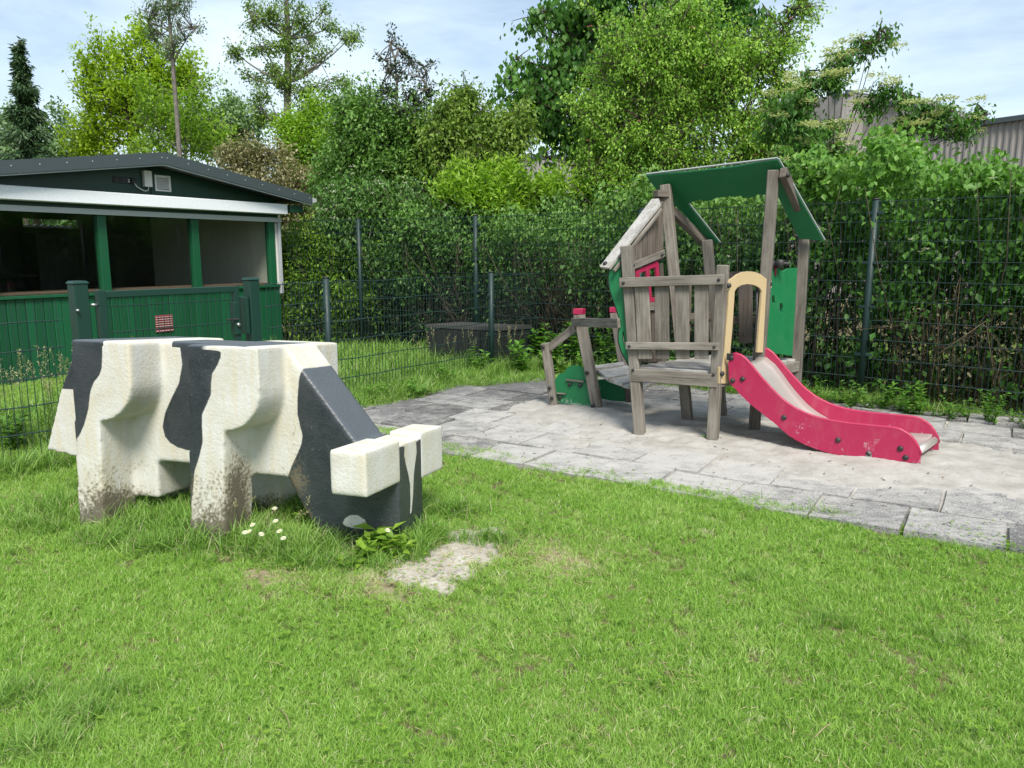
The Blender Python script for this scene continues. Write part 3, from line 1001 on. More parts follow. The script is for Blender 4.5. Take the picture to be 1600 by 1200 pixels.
def grime(co):
    g_ = 0.85 * gaus(co, (-0.26, 0.11, 0.22), (0.06, 0.10, 0.28)) + 0.35 * gaus(co, (-0.36, 0.0, 0.1), (0.2, 0.06, 0.2)) + 0.35 * gaus(co, (-1.15, 0.0, 0.1), (0.2, 0.06, 0.18)) + 0.8 * gaus(co, (-1.06, 0.12, 0.10), (0.08, 0.14, 0.14)) \
        + 0.95 * np.exp(-np.clip(co[:, 2], 0, 9) / 0.11) + 0.25 * gaus(co, (0.04, 0.25, 0.5), (0.05, 0.05, 0.3)) + 0.15 * np.exp(-((co[:, 2] - 0.34) / 0.05) ** 2)
    return np.where(co[:, 0] > 0.12, g_ * 0.35, g_)
t = NT('painted_concrete')
v = t.coord('Object', (1, 1, 1))
n1 = t.noise(v, 55, 4, 0.6)
n2 = t.noise(v, 5, 5, 0.65, 0.3)
n3 = t.noise(t.coord('Object', (10, 10, 1.4)), 1.6, 5, 0.65)
n4 = t.noise(v, 150, 2, 0.6)
wht = t.mix(t.ramp(n2, [(0.35, 0), (0.72, 1)]), (0.62, 0.62, 0.585), (0.53, 0.51, 0.43))
wht = t.mix(t.ramp(n3, [(0.46, 0), (0.74, 0.75)]), wht, (0.56, 0.49, 0.32))
wht = t.mix(t.ramp(n4, [(0.66, 0), (0.75, 0.45)]), wht, (0.42, 0.38, 0.30))
blk = t.mix(t.ramp(n2, [(0.3, 0), (0.75, 1)]), (0.014, 0.020, 0.026), (0.045, 0.053, 0.060))
blk = t.mix(t.ramp(n1, [(0.66, 0), (0.72, 0.5)]), blk, (0.16, 0.17, 0.17))
blk = t.mix(t.ramp(n3, [(0.55, 0), (0.85, 0.4)]), blk, (0.08, 0.09, 0.095))
fa = t.attr('sky_sheen').outputs['Fac']
blk = t.mix(t.math('MULTIPLY', fa, t.ramp(n2, [(0.3, 0.95), (0.8, 0.7)])), blk, (0.105, 0.118, 0.135))  # sheen of the sky on the upper black, put into its colour as grey-blue
ba = t.attr('black').outputs['Fac']
edge = t.math('ADD', ba, t.math('MULTIPLY', t.math('SUBTRACT', n1, 0.5), 0.006))
fb = t.ramp(t.math('MULTIPLY_ADD', edge, 160.0), [(0.0, 0), (1.0, 1)])
t.nt.nodes[-2].inputs[2].default_value = 0.5
for nd in t.nt.nodes:
    if nd.bl_idname == 'ShaderNodeMath' and nd.operation == 'MULTIPLY_ADD': nd.inputs[2].default_value = 0.5
col = t.mix(fb, wht, blk)
gr = t.attr('grime').outputs['Fac']
gm_ = t.math('ADD', t.math('MULTIPLY', gr, 1.35), t.math('MULTIPLY', t.math('SUBTRACT', n1, 0.52), 2.4))
gm_ = t.math('ADD', gm_, t.math('MULTIPLY', t.math('SUBTRACT', n2, 0.5), 1.2))
gcol = t.mix(n4, (0.14, 0.115, 0.07), (0.045, 0.036, 0.024))
col = t.mix(t.math('MULTIPLY', t.ramp(gm_, [(0.12, 0), (0.55, 0.4)]), t.ramp(gr, [(0.10, 0), (0.35, 1)])), col, (0.36, 0.29, 0.16))
col = t.mix(t.ramp(gm_, [(0.38, 0), (0.95, 0.9)]), col, gcol)
rgh = t.ramp(fb, [(0.0, 0.85), (1.0, 0.40)])
hh = t.math('ADD', n1, t.math('MULTIPLY', n4, 0.5))
bst = t.bump(hh, 0.55, 0.0055)
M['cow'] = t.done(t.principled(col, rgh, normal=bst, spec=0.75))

def arc(cx, cz, r0, r1, a0, a1, n_=8):
    return [(cx + r0 * math.cos(R(a0 + (a1 - a0) * i / n_)), cz + r1 * math.sin(R(a0 + (a1 - a0) * i / n_))) for i in range(n_ + 1)]
SH = [(-0.425, 1.08), (0.0, 1.08)] + arc(-0.235, 0.86, 0.235, 0.235, 0, -88) + [(-0.235, 0.60), (-0.275, 0.0), (-0.285, -0.12), (-0.50, -0.12), (-0.495, 0.0)]
RH = [(-1.195, 1.08), (-0.80, 1.08)] + arc(-1.045, 0.87, 0.24, 0.24, 0, -88) + [(-1.045, 0.60), (-1.085, 0.0), (-1.09, -0.12), (-1.275, -0.12), (-1.265, 0.0)]
SLAB = [(-1.19, 1.08), (0.0, 1.08), (0.41, 0.575), (0.65, 0.575), (0.65, -0.10), (0.17, -0.10), (0.16, 0.0), (0.0, 0.30), (-0.02, 0.345), (-0.40, 0.345), (-0.42, 0.37), (-0.895, 0.37), (-0.905, 0.135), (-1.12, 0.135), (-1.21, 0.30)]
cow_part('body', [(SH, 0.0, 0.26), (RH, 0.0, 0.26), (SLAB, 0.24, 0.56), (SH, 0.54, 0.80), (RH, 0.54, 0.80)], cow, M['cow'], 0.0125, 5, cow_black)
hornw = lambda co: np.full(len(co), -0.3)
for s0, s1, z0, z1 in ((-0.12, 0.27, 0.375, 0.60), (0.53, 0.86, 0.335, 0.60)):
    cow_part('ear', [([(0.455, z0), (0.652, z0), (0.652, z1), (0.455, z1)], s0, s1)], cow, M['cow'], 0.0125, 5, hornw, label='white square concrete ear block')
TAILB = lambda co: co[:, 2] - 0.755
cow_part('tail', [([(-1.15, 1.06), (-1.15, 0.32), (-1.60, 0.335), (-1.79, 0.36), (-1.63, 0.75), (-1.53, 0.93), (-1.42, 1.04)], 0.30, 0.50)], cow, M['cow'], 0.0125, 5, TAILB)

# ------------------------------------------------------------------ wooden play tower
L1, L2 = G(1000, 680, 0.02), G(1113, 692, 0.02)
PA, PB = G(1075, 662, 0.02), G(1178, 677, 0.02)
PC, PD = G(1128, 650, 0.02), G(1240, 660, 0.02)
fdir = (L2 - L1).normalized()                      # along the front
fout = Vector((fdir.y, -fdir.x, 0)).normalized()   # out of the front, towards the lawn
if fout.y > 0: fout = -fout
tower = empty('play_tower', (L1 + PB) / 2, label='weathered wooden play tower with green roof board, picket rail, side deck and pink slide', cat='play tower')
def on(u, v, p, q, off=0.0, o=None):
    d_ = (o if o is not None else fout) * off
    return VP(u, v, p + d_, q + d_)
wd = M['wood']
def post(name, foot, top, w=0.088, hint=None, mat=None, par=None, **k):
    f = foot + (foot - top).normalized() * 0.06
    return beam(name, f, top, w, w, mat or wd, par or tower, hint or fdir, 0.006, **k)
L1t, L2t = on(979, 384, L1, L2), on(1130, 414, L1, L2)
At, Bt = on(1040, 289, PA, PB), on(1209, 266, PA, PB)
Ct, Dt = on(1105, 375, PC, PD), on(1257, 366, PC, PD)
posts = [(L1, L1t), (L2, L2t), (PA, At), (PB, Bt), (PC, Ct), (PD, Dt)]
for f, tp in posts:
    post('post', f, tp)
# bolts share one mesh
def bolt_mesh(r):
    bm = bmesh.new()
    bmesh.ops.create_uvsphere(bm, u_segments=10, v_segments=6, radius=r)
    for vv in bm.verts:
        vv.co.z *= 0.62
    me = bpy.data.meshes.new('bolt')
    bm.to_mesh(me)
    bm.free()
    me.polygons.foreach_set('use_smooth', [True] * len(me.polygons))
    me.materials.append(M['black'])
    return me
BOLT, BOLTS = bolt_mesh(0.021), bolt_mesh(0.013)
def bolt(p, nrm, parent=None, big=True, name='bolt'):
    o = link(name, BOLT if big else BOLTS, None, parent or tower)
    Mx = frame_z(Vector((0, 0, 0)), Vector(nrm))
    Mx.translation = p
    set_world(o, Mx)
    return o
# platform: level boards at 0.6 m on a frame
PZ = 0.595
def atz(f, tp, z):
    k = (z - f.z) / (tp.z - f.z)
    return f.lerp(tp, k)
c1, c2, ca_, cb_, cc_, cd_ = [atz(f, tp, PZ) for f, tp in posts]
beam('platform_beam', c1 + fout * 0.03 - fdir * 0.02 - Vector((0, 0, 0.055)), c2 + fout * 0.03 + fdir * 0.02 - Vector((0, 0, 0.055)), 0.045, 0.105, wd, tower, fout)
beam('platform_beam', c2 + fdir * 0.02 - Vector((0, 0, 0.06)), cb_ + fdir * 0.02 - Vector((0, 0, 0.06)), 0.04, 0.10, wd, tower, fdir)
beam('platform_beam', cb_ + fdir * 0.02 - Vector((0, 0, 0.05)), cd_ + fdir * 0.02 - Vector((0, 0, 0.05)), 0.045, 0.09, wd, tower, fdir)
beam('platform_beam', c1 - fdir * 0.03 - Vector((0, 0, 0.06)), cc_ - fdir * 0.03 - Vector((0, 0, 0.06)), 0.04, 0.10, wd, tower, fdir)
beam('platform_beam', cc_ - Vector((0, 0, 0.06)), cd_ - Vector((0, 0, 0.06)), 0.04, 0.10, wd, tower, fout)
NB = 9
for i in range(NB):
    k0 = (i + 0.5) / NB
    a = c1.lerp(cc_, k0)
    b = (c2.lerp(cb_, k0 * 2) if k0 < 0.5 else cb_.lerp(cd_, k0 * 2 - 1))
    dd = (cc_ - c1).length / NB
    beam('platform_plank', a - fdir * 0.02, b + fdir * 0.015, dd * 0.9, 0.03, M['wood_pale'], tower, (cc_ - c1).normalized())
# picket rail on the front
F = lambda u, v, off=0.075: on(u, v, L1, L2, off)
beam('rail', F(968, 441.5), F(1132, 436.5), 0.03, 0.078, wd, tower, fout)
beam('rail', F(978, 540), F(1124, 541.5), 0.03, 0.060, wd, tower, fout)
for x0, x1, xb0, xb1 in ((991, 1013, 999, 1017), (1023, 1045, 1024, 1046), (1054, 1076, 1056, 1078), (1085, 1107, 1085, 1107)):
    off = 0.042
    p0, p1 = F((x0 + x1) / 2, 437, off), F((xb0 + xb1) / 2, 561, off)
    w_ = (F(x1, 500, off) - F(x0, 500, off)).length
    beam('picket', p1, p0, w_, 0.022, wd, tower, fdir)
for u, v in ((974, 442), (1123, 437), (983, 541), (1116, 542)):
    bolt(F(u, v, 0.094), fout, None, False)
bolt(F(989, 578, 0.06), fout, None, False)
bolt(F(1115, 585, 0.06), fout, None, False)
# rails and pickets at the back, between A-C and C-D
for (p, q, us, vs) in ((PC, PD, (1118, 1186), 431), (PC, PD, (1118, 1186), 500)):
    beam('rail', on(us[0], vs, p, q, 0.05), on(us[1], vs, p, q, 0.05), 0.028, 0.07, M['wood_dark'], tower, fout)
for u0, u1, vt, vb in ((1154, 1176, 424, 536), (1127, 1146, 428, 532)):
    a, b = on((u0 + u1) / 2, vb, PC, PD, 0.085), on((u0 + u1) / 2, vt, PC, PD, 0.085)
    beam('picket', a, b, (on(u1, 480, PC, PD) - on(u0, 480, PC, PD)).length, 0.022, M['wood_dark'], tower, fdir)
mA, mC = atz(PA, At, 1.0), atz(PC, Ct, 1.0)
beam('rail', mA + Vector((0, 0, -0.03)), mC + Vector((0, 0, -0.03)), 0.03, 0.075, M['wood_dark'], tower, fdir)
beam('rail', atz(PA, At, 1.32), atz(PC, Ct, 1.28), 0.03, 0.07, wd, tower, fdir)
for k in (0.33, 0.72):
    q = mA.lerp(mC, k) - fdir * 0.03
    beam('picket', Vector((q.x, q.y, 0.66)), Vector((q.x, q.y, 1.32)), 0.10, 0.022, M['wood_dark'], tower, (mC - mA).normalized())

# roof board: one green plate with a scalloped opening, carried by two rafters
up = Vector((0, 0, 1))
ra, rb, rc_, rd_ = At + up * 0.02, Bt + up * 0.02, Ct + up * 0.03, Dt + up * 0.03
rn = (rb - ra).cross(rc_ - ra).normalized()
if rn.z < 0: rn = -rn
rp = ra + rn * 0.012
def RP(x, y):                               # read off the photograph at 5.333 px per px from (1000, 240)
    return PP(1000 + x / 5.3333, 240 + y / 5.3333, rp, rn)
outer = [(50, 185), (380, 160), (760, 118), (1145, 52), (1530, 728), (1325, 708), (1142, 345), (1100, 348), (1040, 345), (985, 340), (940, 362), (905, 372), (860, 362), (835, 352), (780, 352), (720, 362), (640, 368), (590, 392), (540, 396),
         (500, 386), (440, 398), (398, 420), (520, 575), (662, 745), (606, 750), (330, 470), (110, 268)]
pl = prism_mesh([RP(x, y) for x, y in outer], rn * 0.02, name='roof_board')
link('roof_board', pl, M['green'], tower)
# pale rim of the plate, seen along its upper edge
beam('roof_rim', RP(50, 180) + rn * 0.014, RP(1145, 47) + rn * 0.014, 0.012, 0.014, M['edge'], tower, rn, 0)
beam('roof_rim', RP(1148, 50) + rn * 0.014, RP(1534, 728) + rn * 0.014, 0.012, 0.014, M['edge'], tower, rn, 0)
beam('roof_rim', RP(404, 420) + rn * 0.01, RP(664, 745) + rn * 0.01, 0.008, 0.014, M['edge'], tower, rn, 0)
beam('rafter', atz(PA, At, At.z - 0.10) - fdir * 0.075 + fout * 0.06, Ct - fdir * 0.035 - up * 0.02 - fout * 0.04, 0.055, 0.085, M['wood_dark'], tower, fdir)
beam('rafter', Bt + fdir * 0.075 + fout * 0.03 - up * 0.02, Dt + fdir * 0.06 - up * 0.03 - fout * 0.10, 0.055, 0.095, M['wood_dark'], tower, fdir)
beam('rafter', At - fdir * 0.06 + fout * 0.10 - up * 0.08, At + fdir * 0.02 + fout * 0.02 - up * 0.08, 0.06, 0.09, M['wood_dark'], tower, up)
bolt(Bt + fdir * 0.12 + fout * 0.06 - up * 0.05, fdir + fout * 0.6)
bolt(Dt + fdir * 0.10 + fout * 0.0 - up * 0.04, fdir + fout * 0.6)

# house front on the left side: grey boards, brace, red window, bleached barge board
w0, w1 = L1t - up * 0.0, atz(PA, At, 1.6)
wv = (Vector((w1.x, w1.y, 0)) - Vector((w0.x, w0.y, 0))).normalized()
wo_ = Vector((wv.y, -wv.x, 0))
if wo_.dot(fdir) < 0: wo_ = -wo_
WP = lambda u, v, off=0.0: VP(u, v, Vector((w0.x, w0.y, 0)) + wo_ * off, Vector((w0.x, w0.y, 0)) + wv + wo_ * off)
# wall boards, upright, cut to the slope of the gable
ua = [980, 988, 996, 1004, 1012, 1020, 1028, 1037]
def top_v(u):
    return 392 + (u - 981) * (318 - 392) / (1032 - 981) + 4
def bot_v(u):
    return 424 + (u - 986) * (404 - 424) / (1037 - 986)
for a, b in zip(ua[:-1], ua[1:]):
    e = 0.35
    q = [WP(a + e, top_v(a)), WP(b - e, top_v(b)), WP(b - e, bot_v(b)), WP(a + e, bot_v(a))]
    link('wall_board', prism_mesh(q, -wo_ * (0.018 if ua.index(a) % 2 else 0.022), name='wall_board'), M['wood_dark'], tower)
for a, b in ((1012, 1018), (1018.6, 1025), (1026, 1033), (1033.6, 1041), (998, 1004.5), (1005, 1011.5), (986, 991), (991.5, 997.5)):
    q = [WP(a, 485), WP(b, 485), WP(b, 566), WP(a, 566)]
    link('wall_board', prism_mesh(q, -wo_ * 0.02, name='wall_board'), M['wood_dark'], tower)
beam('wall_board', WP(1028.5 + 3.5, 412), WP(1034 + 4, 486), 0.06, 0.02, M['wood_dark'], tower, wv)
beam('brace', WP(985.5, 417, 0.03), WP(1038, 395.5, 0.03), 0.022, 0.062, wd, tower, wo_)
bolt(WP(990, 415, 0.05), wo_, None, False)
bolt(WP(1035, 398, 0.05), wo_, None, False)
beam('wall_rail', WP(986, 479, 0.01), WP(1034, 478, 0.01), 0.022, 0.075, wd, tower, wo_)
win = [WP(u, v, 0.022) for u, v in ((993, 423), (1028.5, 407.5), (1034, 470.5), (998.5, 474))]
def inset(q, a, b, c_, d_):
    A_, B_, C_, D_ = q
    f_ = lambda s, t_: (A_.lerp(B_, s)).lerp(D_.lerp(C_, s), t_)
    return [f_(a, c_), f_(b, c_), f_(b, d_), f_(a, d_)]
link('window_frame', prism_mesh(win, -wo_ * 0.016, [inset(win, 0.14, 0.44, 0.12, 0.45), inset(win, 0.58, 0.86, 0.12, 0.45), inset(win, 0.14, 0.44, 0.56, 0.88), inset(win, 0.58, 0.86, 0.56, 0.88)], 'window_frame'), M['red'], tower)
# barge board and the board under it
bl0 = VP(944.5, 417, L1 + fout * 0.05, L2 + fout * 0.05)
bl1 = WP(1025, 316, 0.03)
bdir = (bl1 - bl0).normalized()
bh = (fout * 0.55 + Vector((0, 0, 0.3)) - wv * 0.2)
bh = (bh - bdir * bh.dot(bdir)).normalized()
bq = [VP(937.5, 416.5, L1, L2), VP(952, 418.5, L1 + fout * 0.06, L2 + fout * 0.06), WP(1031, 318, 0.05), WP(1029, 310, -0.01), WP(1019, 311, -0.02)]
nb_ = (bq[1] - bq[0]).cross(bq[2] - bq[0]).normalized()
if nb_.z < 0: nb_ = -nb_
def BP(u, v): return PP(u, v, bq[1], nb_)
link('barge_board', prism_mesh([BP(937, 416.5), BP(952, 418.5), BP(980, 382.5), BP(1031, 318.5), BP(1029, 310), BP(1018, 311), BP(975, 367)], -nb_ * 0.022, name='barge_board'), M['wood_pale'], tower)
beam('barge_trim', BP(956, 419) - nb_ * 0.035, BP(1031, 322) - nb_ * 0.035, 0.03, 0.02, wd, tower, nb_)
bolt(BP(946, 412) + nb_ * 0.006, nb_)
# green shaped board beside the front left post
serp = [(969, 404), (952, 418), (951, 430), (951.5, 442), (954, 455), (958, 467), (962.5, 480), (966, 491), (969.5, 501), (969, 509), (967, 518), (966.5, 532), (969.5, 543), (973, 553), (978, 562), (983, 571.5), (983.6, 556), (981, 532), (977.5, 507), (974.5, 470), (971, 435)]
hole = [(972.5, 519), (974.5, 517), (976, 527), (976.5, 537), (974.5, 540), (972.3, 530)]
SO = -0.005
link('shaped_board', prism_mesh([F(u, v, SO) for u, v in serp], -fout * 0.02, [[F(u, v, SO) for u, v in hole]], 'shaped_board'), M['green'], tower)
link('shaped_board_rim', tubes_mesh([([F(u - 0.6, v, SO - 0.01) for u, v in serp[1:16]], 0.007)], 5), M['black'], tower)
bolt(F(962, 420, 0.006), fout)

# green side board between B and D, with two footholes
sdir = (PD - PB).normalized()
sout = Vector((sdir.y, -sdir.x, 0))
if sout.dot(fdir) < 0: sout = -sout
SP = lambda u, v, off=0.0: VP(u, v, PB + sout * off, PD + sout * off)
sb = [(1201, 423), (1205, 425.5), (1208, 424), (1210, 420.5), (1213.5, 419), (1218, 419.5), (1221, 422.5), (1224, 426), (1227, 422.5), (1231, 420), (1237, 419), (1246, 418.5), (1238, 556), (1189, 549)]
h1 = [(1206.5, 462), (1209.5, 461), (1210.5, 467), (1211, 473), (1208, 475), (1206, 469)]
h2 = [(1218.5, 474), (1222, 473), (1223.5, 480), (1223, 487), (1220, 488), (1218, 481)]
link('side_board', prism_mesh([SP(u, v) for u, v in sb], -sout * 0.02, [[SP(u, v) for u, v in h1], [SP(u, v) for u, v in h2]], 'side_board'), M['green'], tower)
# toy periscope on a red stem above it
pz = SP(1212, 412, 0.0)
sc_ = empty('periscope', pz - tower.location)
sc_.parent = tower
def tube_obj(name, pts, rad, mat, par, sides=10):
    return link(name, tubes_mesh([(pts, rad)], sides), mat, par)
tube_obj('stem', [pz - up * 0.10, pz - up * 0.01], 0.010, M['red'], sc_)
for s_ in (-0.036, 0.036):
    tube_obj('eyepiece', [pz + fdir * s_ + fout * 0.06, pz + fdir * s_ + fout * 0.055, pz + fdir * s_ + fout * 0.01, pz + fdir * s_ - fout * 0.06], [0.034, 0.038, 0.030, 0.024], M['black'], sc_)
tube_obj('handle', [pz - fdir * 0.07, pz + fdir * 0.10, pz + fdir * 0.115 - up * 0.01], [0.016, 0.016, 0.006], M['black'], sc_)

# tan arch over the head of the slide, between L2 and B
adir = (PB - L2).normalized()
aout = Vector((adir.y, -adir.x, 0))
if aout.dot(fdir) < 0: aout = -aout
AP = lambda u, v, off=0.06: VP(u, v, L2 + aout * off, PB + aout * off)
def A4(l, off=0.06): return [AP(960 + x / 4.287, 420 + y / 4.287, off) for x, y in l]
ao = [(742, 140), (745, 100), (752, 80), (772, 74), (795, 62), (825, 38), (860, 23), (900, 17), (940, 21), (980, 36), (1010, 60), (1025, 72), (1050, 72), (1056, 95), (1052, 128), (1030, 135), (1022, 240), (1012, 400), (1002, 560), (957, 560), (968, 400), (980, 250),
      (988, 150), (975, 128), (950, 113), (920, 104), (885, 102), (850, 110), (822, 126), (806, 150), (800, 250), (790, 400), (776, 560), (768, 640), (764, 768), (700, 768), (704, 660), (722, 648), (736, 560), (748, 400), (762, 250), (766, 146)]
link('entry_arch', prism_mesh(A4(ao), -aout * 0.018, name='entry_arch'), M['tan'], tower)
for x, y in ((768, 112), (1043, 102), (722, 703)):
    bolt(A4([(x, y)], 0.07)[0], aout + fout * 0.8)
link('grab_bar', tubes_mesh([([AP(1183, 448, 0.02), AP(1182, 500, 0.03), AP(1179.5, 545, 0.03), AP(1178, 566, 0.03)], 0.011)], 8), M['black'], tower)

# slide: two shaped sides and a steel chute between them
NS, NE = L2 + fdir * 0.05, G(1440, 722, 0.07)
ND = Vector((NE.x - NS.x, NE.y - NS.y, 0)).normalized()
NO = Vector((ND.y, -ND.x, 0))                     # towards the viewer
if NO.y > 0: NO = -NO
NP = lambda x, y: VP(1100 + x / 3.53, 400 + y / 3.53, NS, NE)
topl = [(136, 590), (140, 562), (158, 544), (178, 541), (205, 550), (232, 571), (262, 605), (290, 640), (325, 682), (360, 720), (395, 757), (430, 790), (465, 817), (500, 840), (550, 865), (600, 885), (650, 899), (700, 910), (800, 925), (900, 935), (1000, 945),
        (1050, 950), (1085, 959), (1120, 980), (1145, 1002), (1165, 1028), (1184, 1062), (1195, 1100), (1195, 1143)]
botl = [(1100, 1135), (1000, 1127), (900, 1118), (780, 1105), (690, 1085), (620, 1064), (560, 1040), (510, 1015), (470, 990), (430, 957), (390, 920), (345, 886), (300, 850), (262, 820), (230, 790), (200, 760), (175, 732), (150, 708), (140, 690)]
near3 = [NP(x, y) for x, y in topl + botl]
WV = Vector((0.335, 0.375, 0))
slide = empty('slide', NS - tower.location)
slide.parent = tower
slide['label'] = 'pink red slide with steel chute'
def rounded(me, w=0.004):
    return me
link('slide_side', rounded(prism_mesh([p + NO * 0.011 for p in near3], -NO * 0.022, name='slide_side')), M['red'], slide)
link('slide_side', rounded(prism_mesh([p + WV + NO * 0.011 for p in near3], -NO * 0.022, name='slide_side')), M['red'], slide)
# pale worn upper edges
tl3 = [NP(x, y) for x, y in topl[2:-1]]
link('slide_edge', tubes_mesh([([p + up * 0.0012 for p in tl3], 0.0125), ([p + WV + up * 0.0012 for p in tl3], 0.0125)], 8), M['red'], slide)
# chute: follows the middle of the sides
prof = [(150, 610), (200, 612), (250, 640), (290, 680), (325, 722), (360, 762), (395, 800), (430, 835), (465, 864), (500, 888), (550, 918), (600, 942), (650, 960), (700, 973), (800, 993), (900, 1008), (1000, 1022), (1080, 1036), (1140, 1050), (1158, 1062)]
DROP = [0, 6, 20, 32, 40, 46, 50, 53, 55, 56, 57, 57, 56, 55, 52, 48, 42, 34, 24, 16]
pr3 = [NP(x, y + d_) for (x, y), d_ in zip(prof, DROP)]
cv, cf = [], []
segs = 8
for i, p in enumerate(pr3):
    for k in range(segs + 1):
        s_ = k / segs
        lift = 0.035 * (abs(2 * s_ - 1) ** 6)
        cv.append(p + WV * (0.03 + 0.94 * s_) + up * lift)
for i in range(len(pr3) - 1):
    for k in range(segs):
        a = i * (segs + 1) + k
        cf.append((a, a + 1, a + segs + 2, a + segs + 1))
ch = link('chute', mesh_from(cv, cf, 'chute', True), M['steel'], slide)
so_ = ch.modifiers.new('thick', 'SOLIDIFY')
so_.thickness = 0.004
endp = NP(1168, 1085)
tube_obj('end_roller', [endp + WV * 0.02, endp + WV * 0.98], 0.030, M['steel'], slide, 16)
for x, y in ((153, 562), (160, 686), (215, 677), (443, 889), (741, 1013), (910, 1087), (1084, 1060), (1113, 1110)):
    bolt(NP(x, y) + NO * 0.014, NO, slide)
br = NP(152, 550)
beam('bracket', br - up * 0.035 + NO * 0.016 - ND * 0.01, br + up * 0.02 + NO * 0.016 - ND * 0.01, 0.05, 0.008, M['black'], slide, ND)
br = NP(140, 556) + WV
beam('bracket', br - up * 0.045 + NO * 0.02, br + up * 0.035 + NO * 0.02, 0.055, 0.006, M['zinc'], slide, ND)
bolt(br + NO * 0.028, NO, slide, False)
ft = NP(908, 1118)
beam('foot_bracket', ft - up * 0.10, ft + up * 0.04, 0.04, 0.03, M['zinc'], slide, ND)
beam('foot_bracket', ft + WV - up * 0.10, ft + WV + up * 0.04, 0.04, 0.03, M['zinc'], slide, ND)
# shallow dug-out soil under the end of the slide is left to the sand

# side deck: low twisted planks, handrails, cloud boards
P1, P2 = G(866, 634, 0.02), G(934, 640, 0.02)
P1t, P2t = VP(852, 536, P1, P2), VP(905, 491, P1, P2)
post('post', P1, P1t, 0.078)
post('post', P2, P2t, 0.092)
P3 = G(978, 628, 0.02) + Vector((0.0, 0.55, 0))
P3t = AT(960, 488, P3.y)
post('post', Vector((AT(982, 600, P3.y).x, P3.y, 0.0)), P3t, 0.085)
beam('post_cap', P2t, P2t + up * 0.055, 0.098, 0.098, M['red'], tower, fdir)
beam('post_cap', P3t, P3t + up * 0.055, 0.09, 0.09, M['red'], tower, fdir)
q_ = F(967, 505, 0.02)
s0 = P2t + fout * 0.06 - up * 0.075 - fdir * 0.045
beam('handrail', s0, q_, 0.03, 0.082, wd, tower, fout)
bolt(s0 + fout * 0.02 + fdir * 0.05, fout)
pp1 = P1t + fout * 0.0 - up * 0.02 + fdir * 0.04
beam('handrail', pp1 - up * 0.03, P2t - up * 0.13 - fdir * 0.04, 0.03, 0.078, wd, tower, fout)
for u, v, p_ in ((848, 542, 0), (858.5, 606, 0), (862, 622, 0), (917, 583, 0), (926, 634, 0)):
    bolt(VP(u, v, P1 + fout * 0.055, P2 + fout * 0.055), fout)
CP = lambda u, v, off=0.0: VP(u, v, P1 + fout * off, P2 + fout * off)
cloud = [(868, 626), (867, 612), (866.5, 600), (868, 592), (872, 586), (877, 583), (882.5, 583), (884, 577), (889, 573), (896, 571), (904, 571.5), (910, 574), (915, 580), (922, 610), (928, 635), (905, 634), (885, 631), (872, 629)]
link('cloud_board', prism_mesh([CP(u, v, -0.01) for u, v in cloud], -fout * 0.02, [[CP(u, v, -0.01) for u, v in ((884, 592.5), (912, 595.5), (912, 598), (884, 595))]], 'cloud_board'), M['green'], tower)
beam('tread_end', CP(884, 593.5, 0.005), CP(913, 596.5, 0.005), 0.03, 0.018, wd, tower, fout)
beam('tread_end', CP(870, 614.5, 0.005), CP(884, 615.5, 0.005), 0.03, 0.014, wd, tower, fout)
for u, v in ((890, 601), (906, 602.5), (874.5, 621)):
    bolt(CP(u, v, 0.004), fout)
bk = Vector((0.22, 0.50, 0))
CQ = lambda u, v: VP(u, v, P2 + bk * 0.55, P2 + bk * 0.55 + fdir)
link('cloud_board', prism_mesh([CQ(930, 594), CQ(950, 592), (CQ(978, 603)), CQ(978, 628), CQ(955, 626), CQ(936, 622)], -fout * 0.02, name='cloud_board'), M['green'], tower, label='shaded dark green board under the side deck')
bp = CQ(983, 628)
beam('short_post', bp, CQ(982, 600), 0.06, 0.06, M['wood_dark'], tower, fdir)
for quad, z0, z1 in ((((928, 571), (974, 565), (976, 569.5), (931, 575.5)), 0.395, 0.395), (((933, 577), (985, 570), (986, 583.5), (948, 590)), 0.37, 0.38), (((949, 591.5), (986, 585), (1027, 586), (972, 599.5)), 0.35, 0.37),
                     (((973, 601), (1029, 587.5), (1042, 588.5), (1010, 602.5), (988, 604)), 0.34, 0.36)):
    pts = [G(u, v, z0 if i in (0, len(quad) - 1) else z1) for i, (u, v) in enumerate(quad)]
    me = prism_mesh(pts, Vector((0, 0, -0.028)), name='deck_plank')
    link('deck_plank', me, M['wood_pale'] if z0 > 0.35 else M['wood_pale'], tower)
beam('deck_bearer', G(930, 580, 0.33), G(985, 606, 0.29), 0.03, 0.05, M['wood_dark'], tower, up)
beam('deck_bearer', G(1000, 600, 0.30), G(1038, 590, 0.32), 0.03, 0.05, M['wood_dark'], tower, up)

# ------------------------------------------------------------------ fences
def rod_panel(name, a, b, h, parent, z0=0.04, step=0.05, hstep=0.2, wob_=0.0):
    d = (b - a)
    L_ = d.length
    d.normalize()
    nrm = Vector((-d.y, d.x, 0))
    paths = []
    n_ = int(L_ / step)
    for i in range(n_ + 1):
        p = a + d * ((i + 0.5) * L_ / (n_ + 1))
        j = random.uniform(-0.002, 0.002)
        paths.append(([p + d * j + Vector((0, 0, z0)), p + d * random.uniform(-0.003, 0.003) + Vector((0, 0, z0 + h + 0.01))], 0.0027))
    k = 0
    z = z0 + 0.02
    while z < z0 + h + 0.01:
        for s_ in (-0.0065, 0.0065):
            pts = []
            m_ = 9
            for q in range(m_):
                pts.append(a + d * (L_ * q / (m_ - 1)) + nrm * s_ + Vector((0, 0, z + wob_ * math.sin(q * 2.1 + k))))
            paths.append((pts, 0.0036))
        z += hstep
        k += 1
    return link(name, tubes_mesh(paths, 4, name, False), M['fence'], parent)
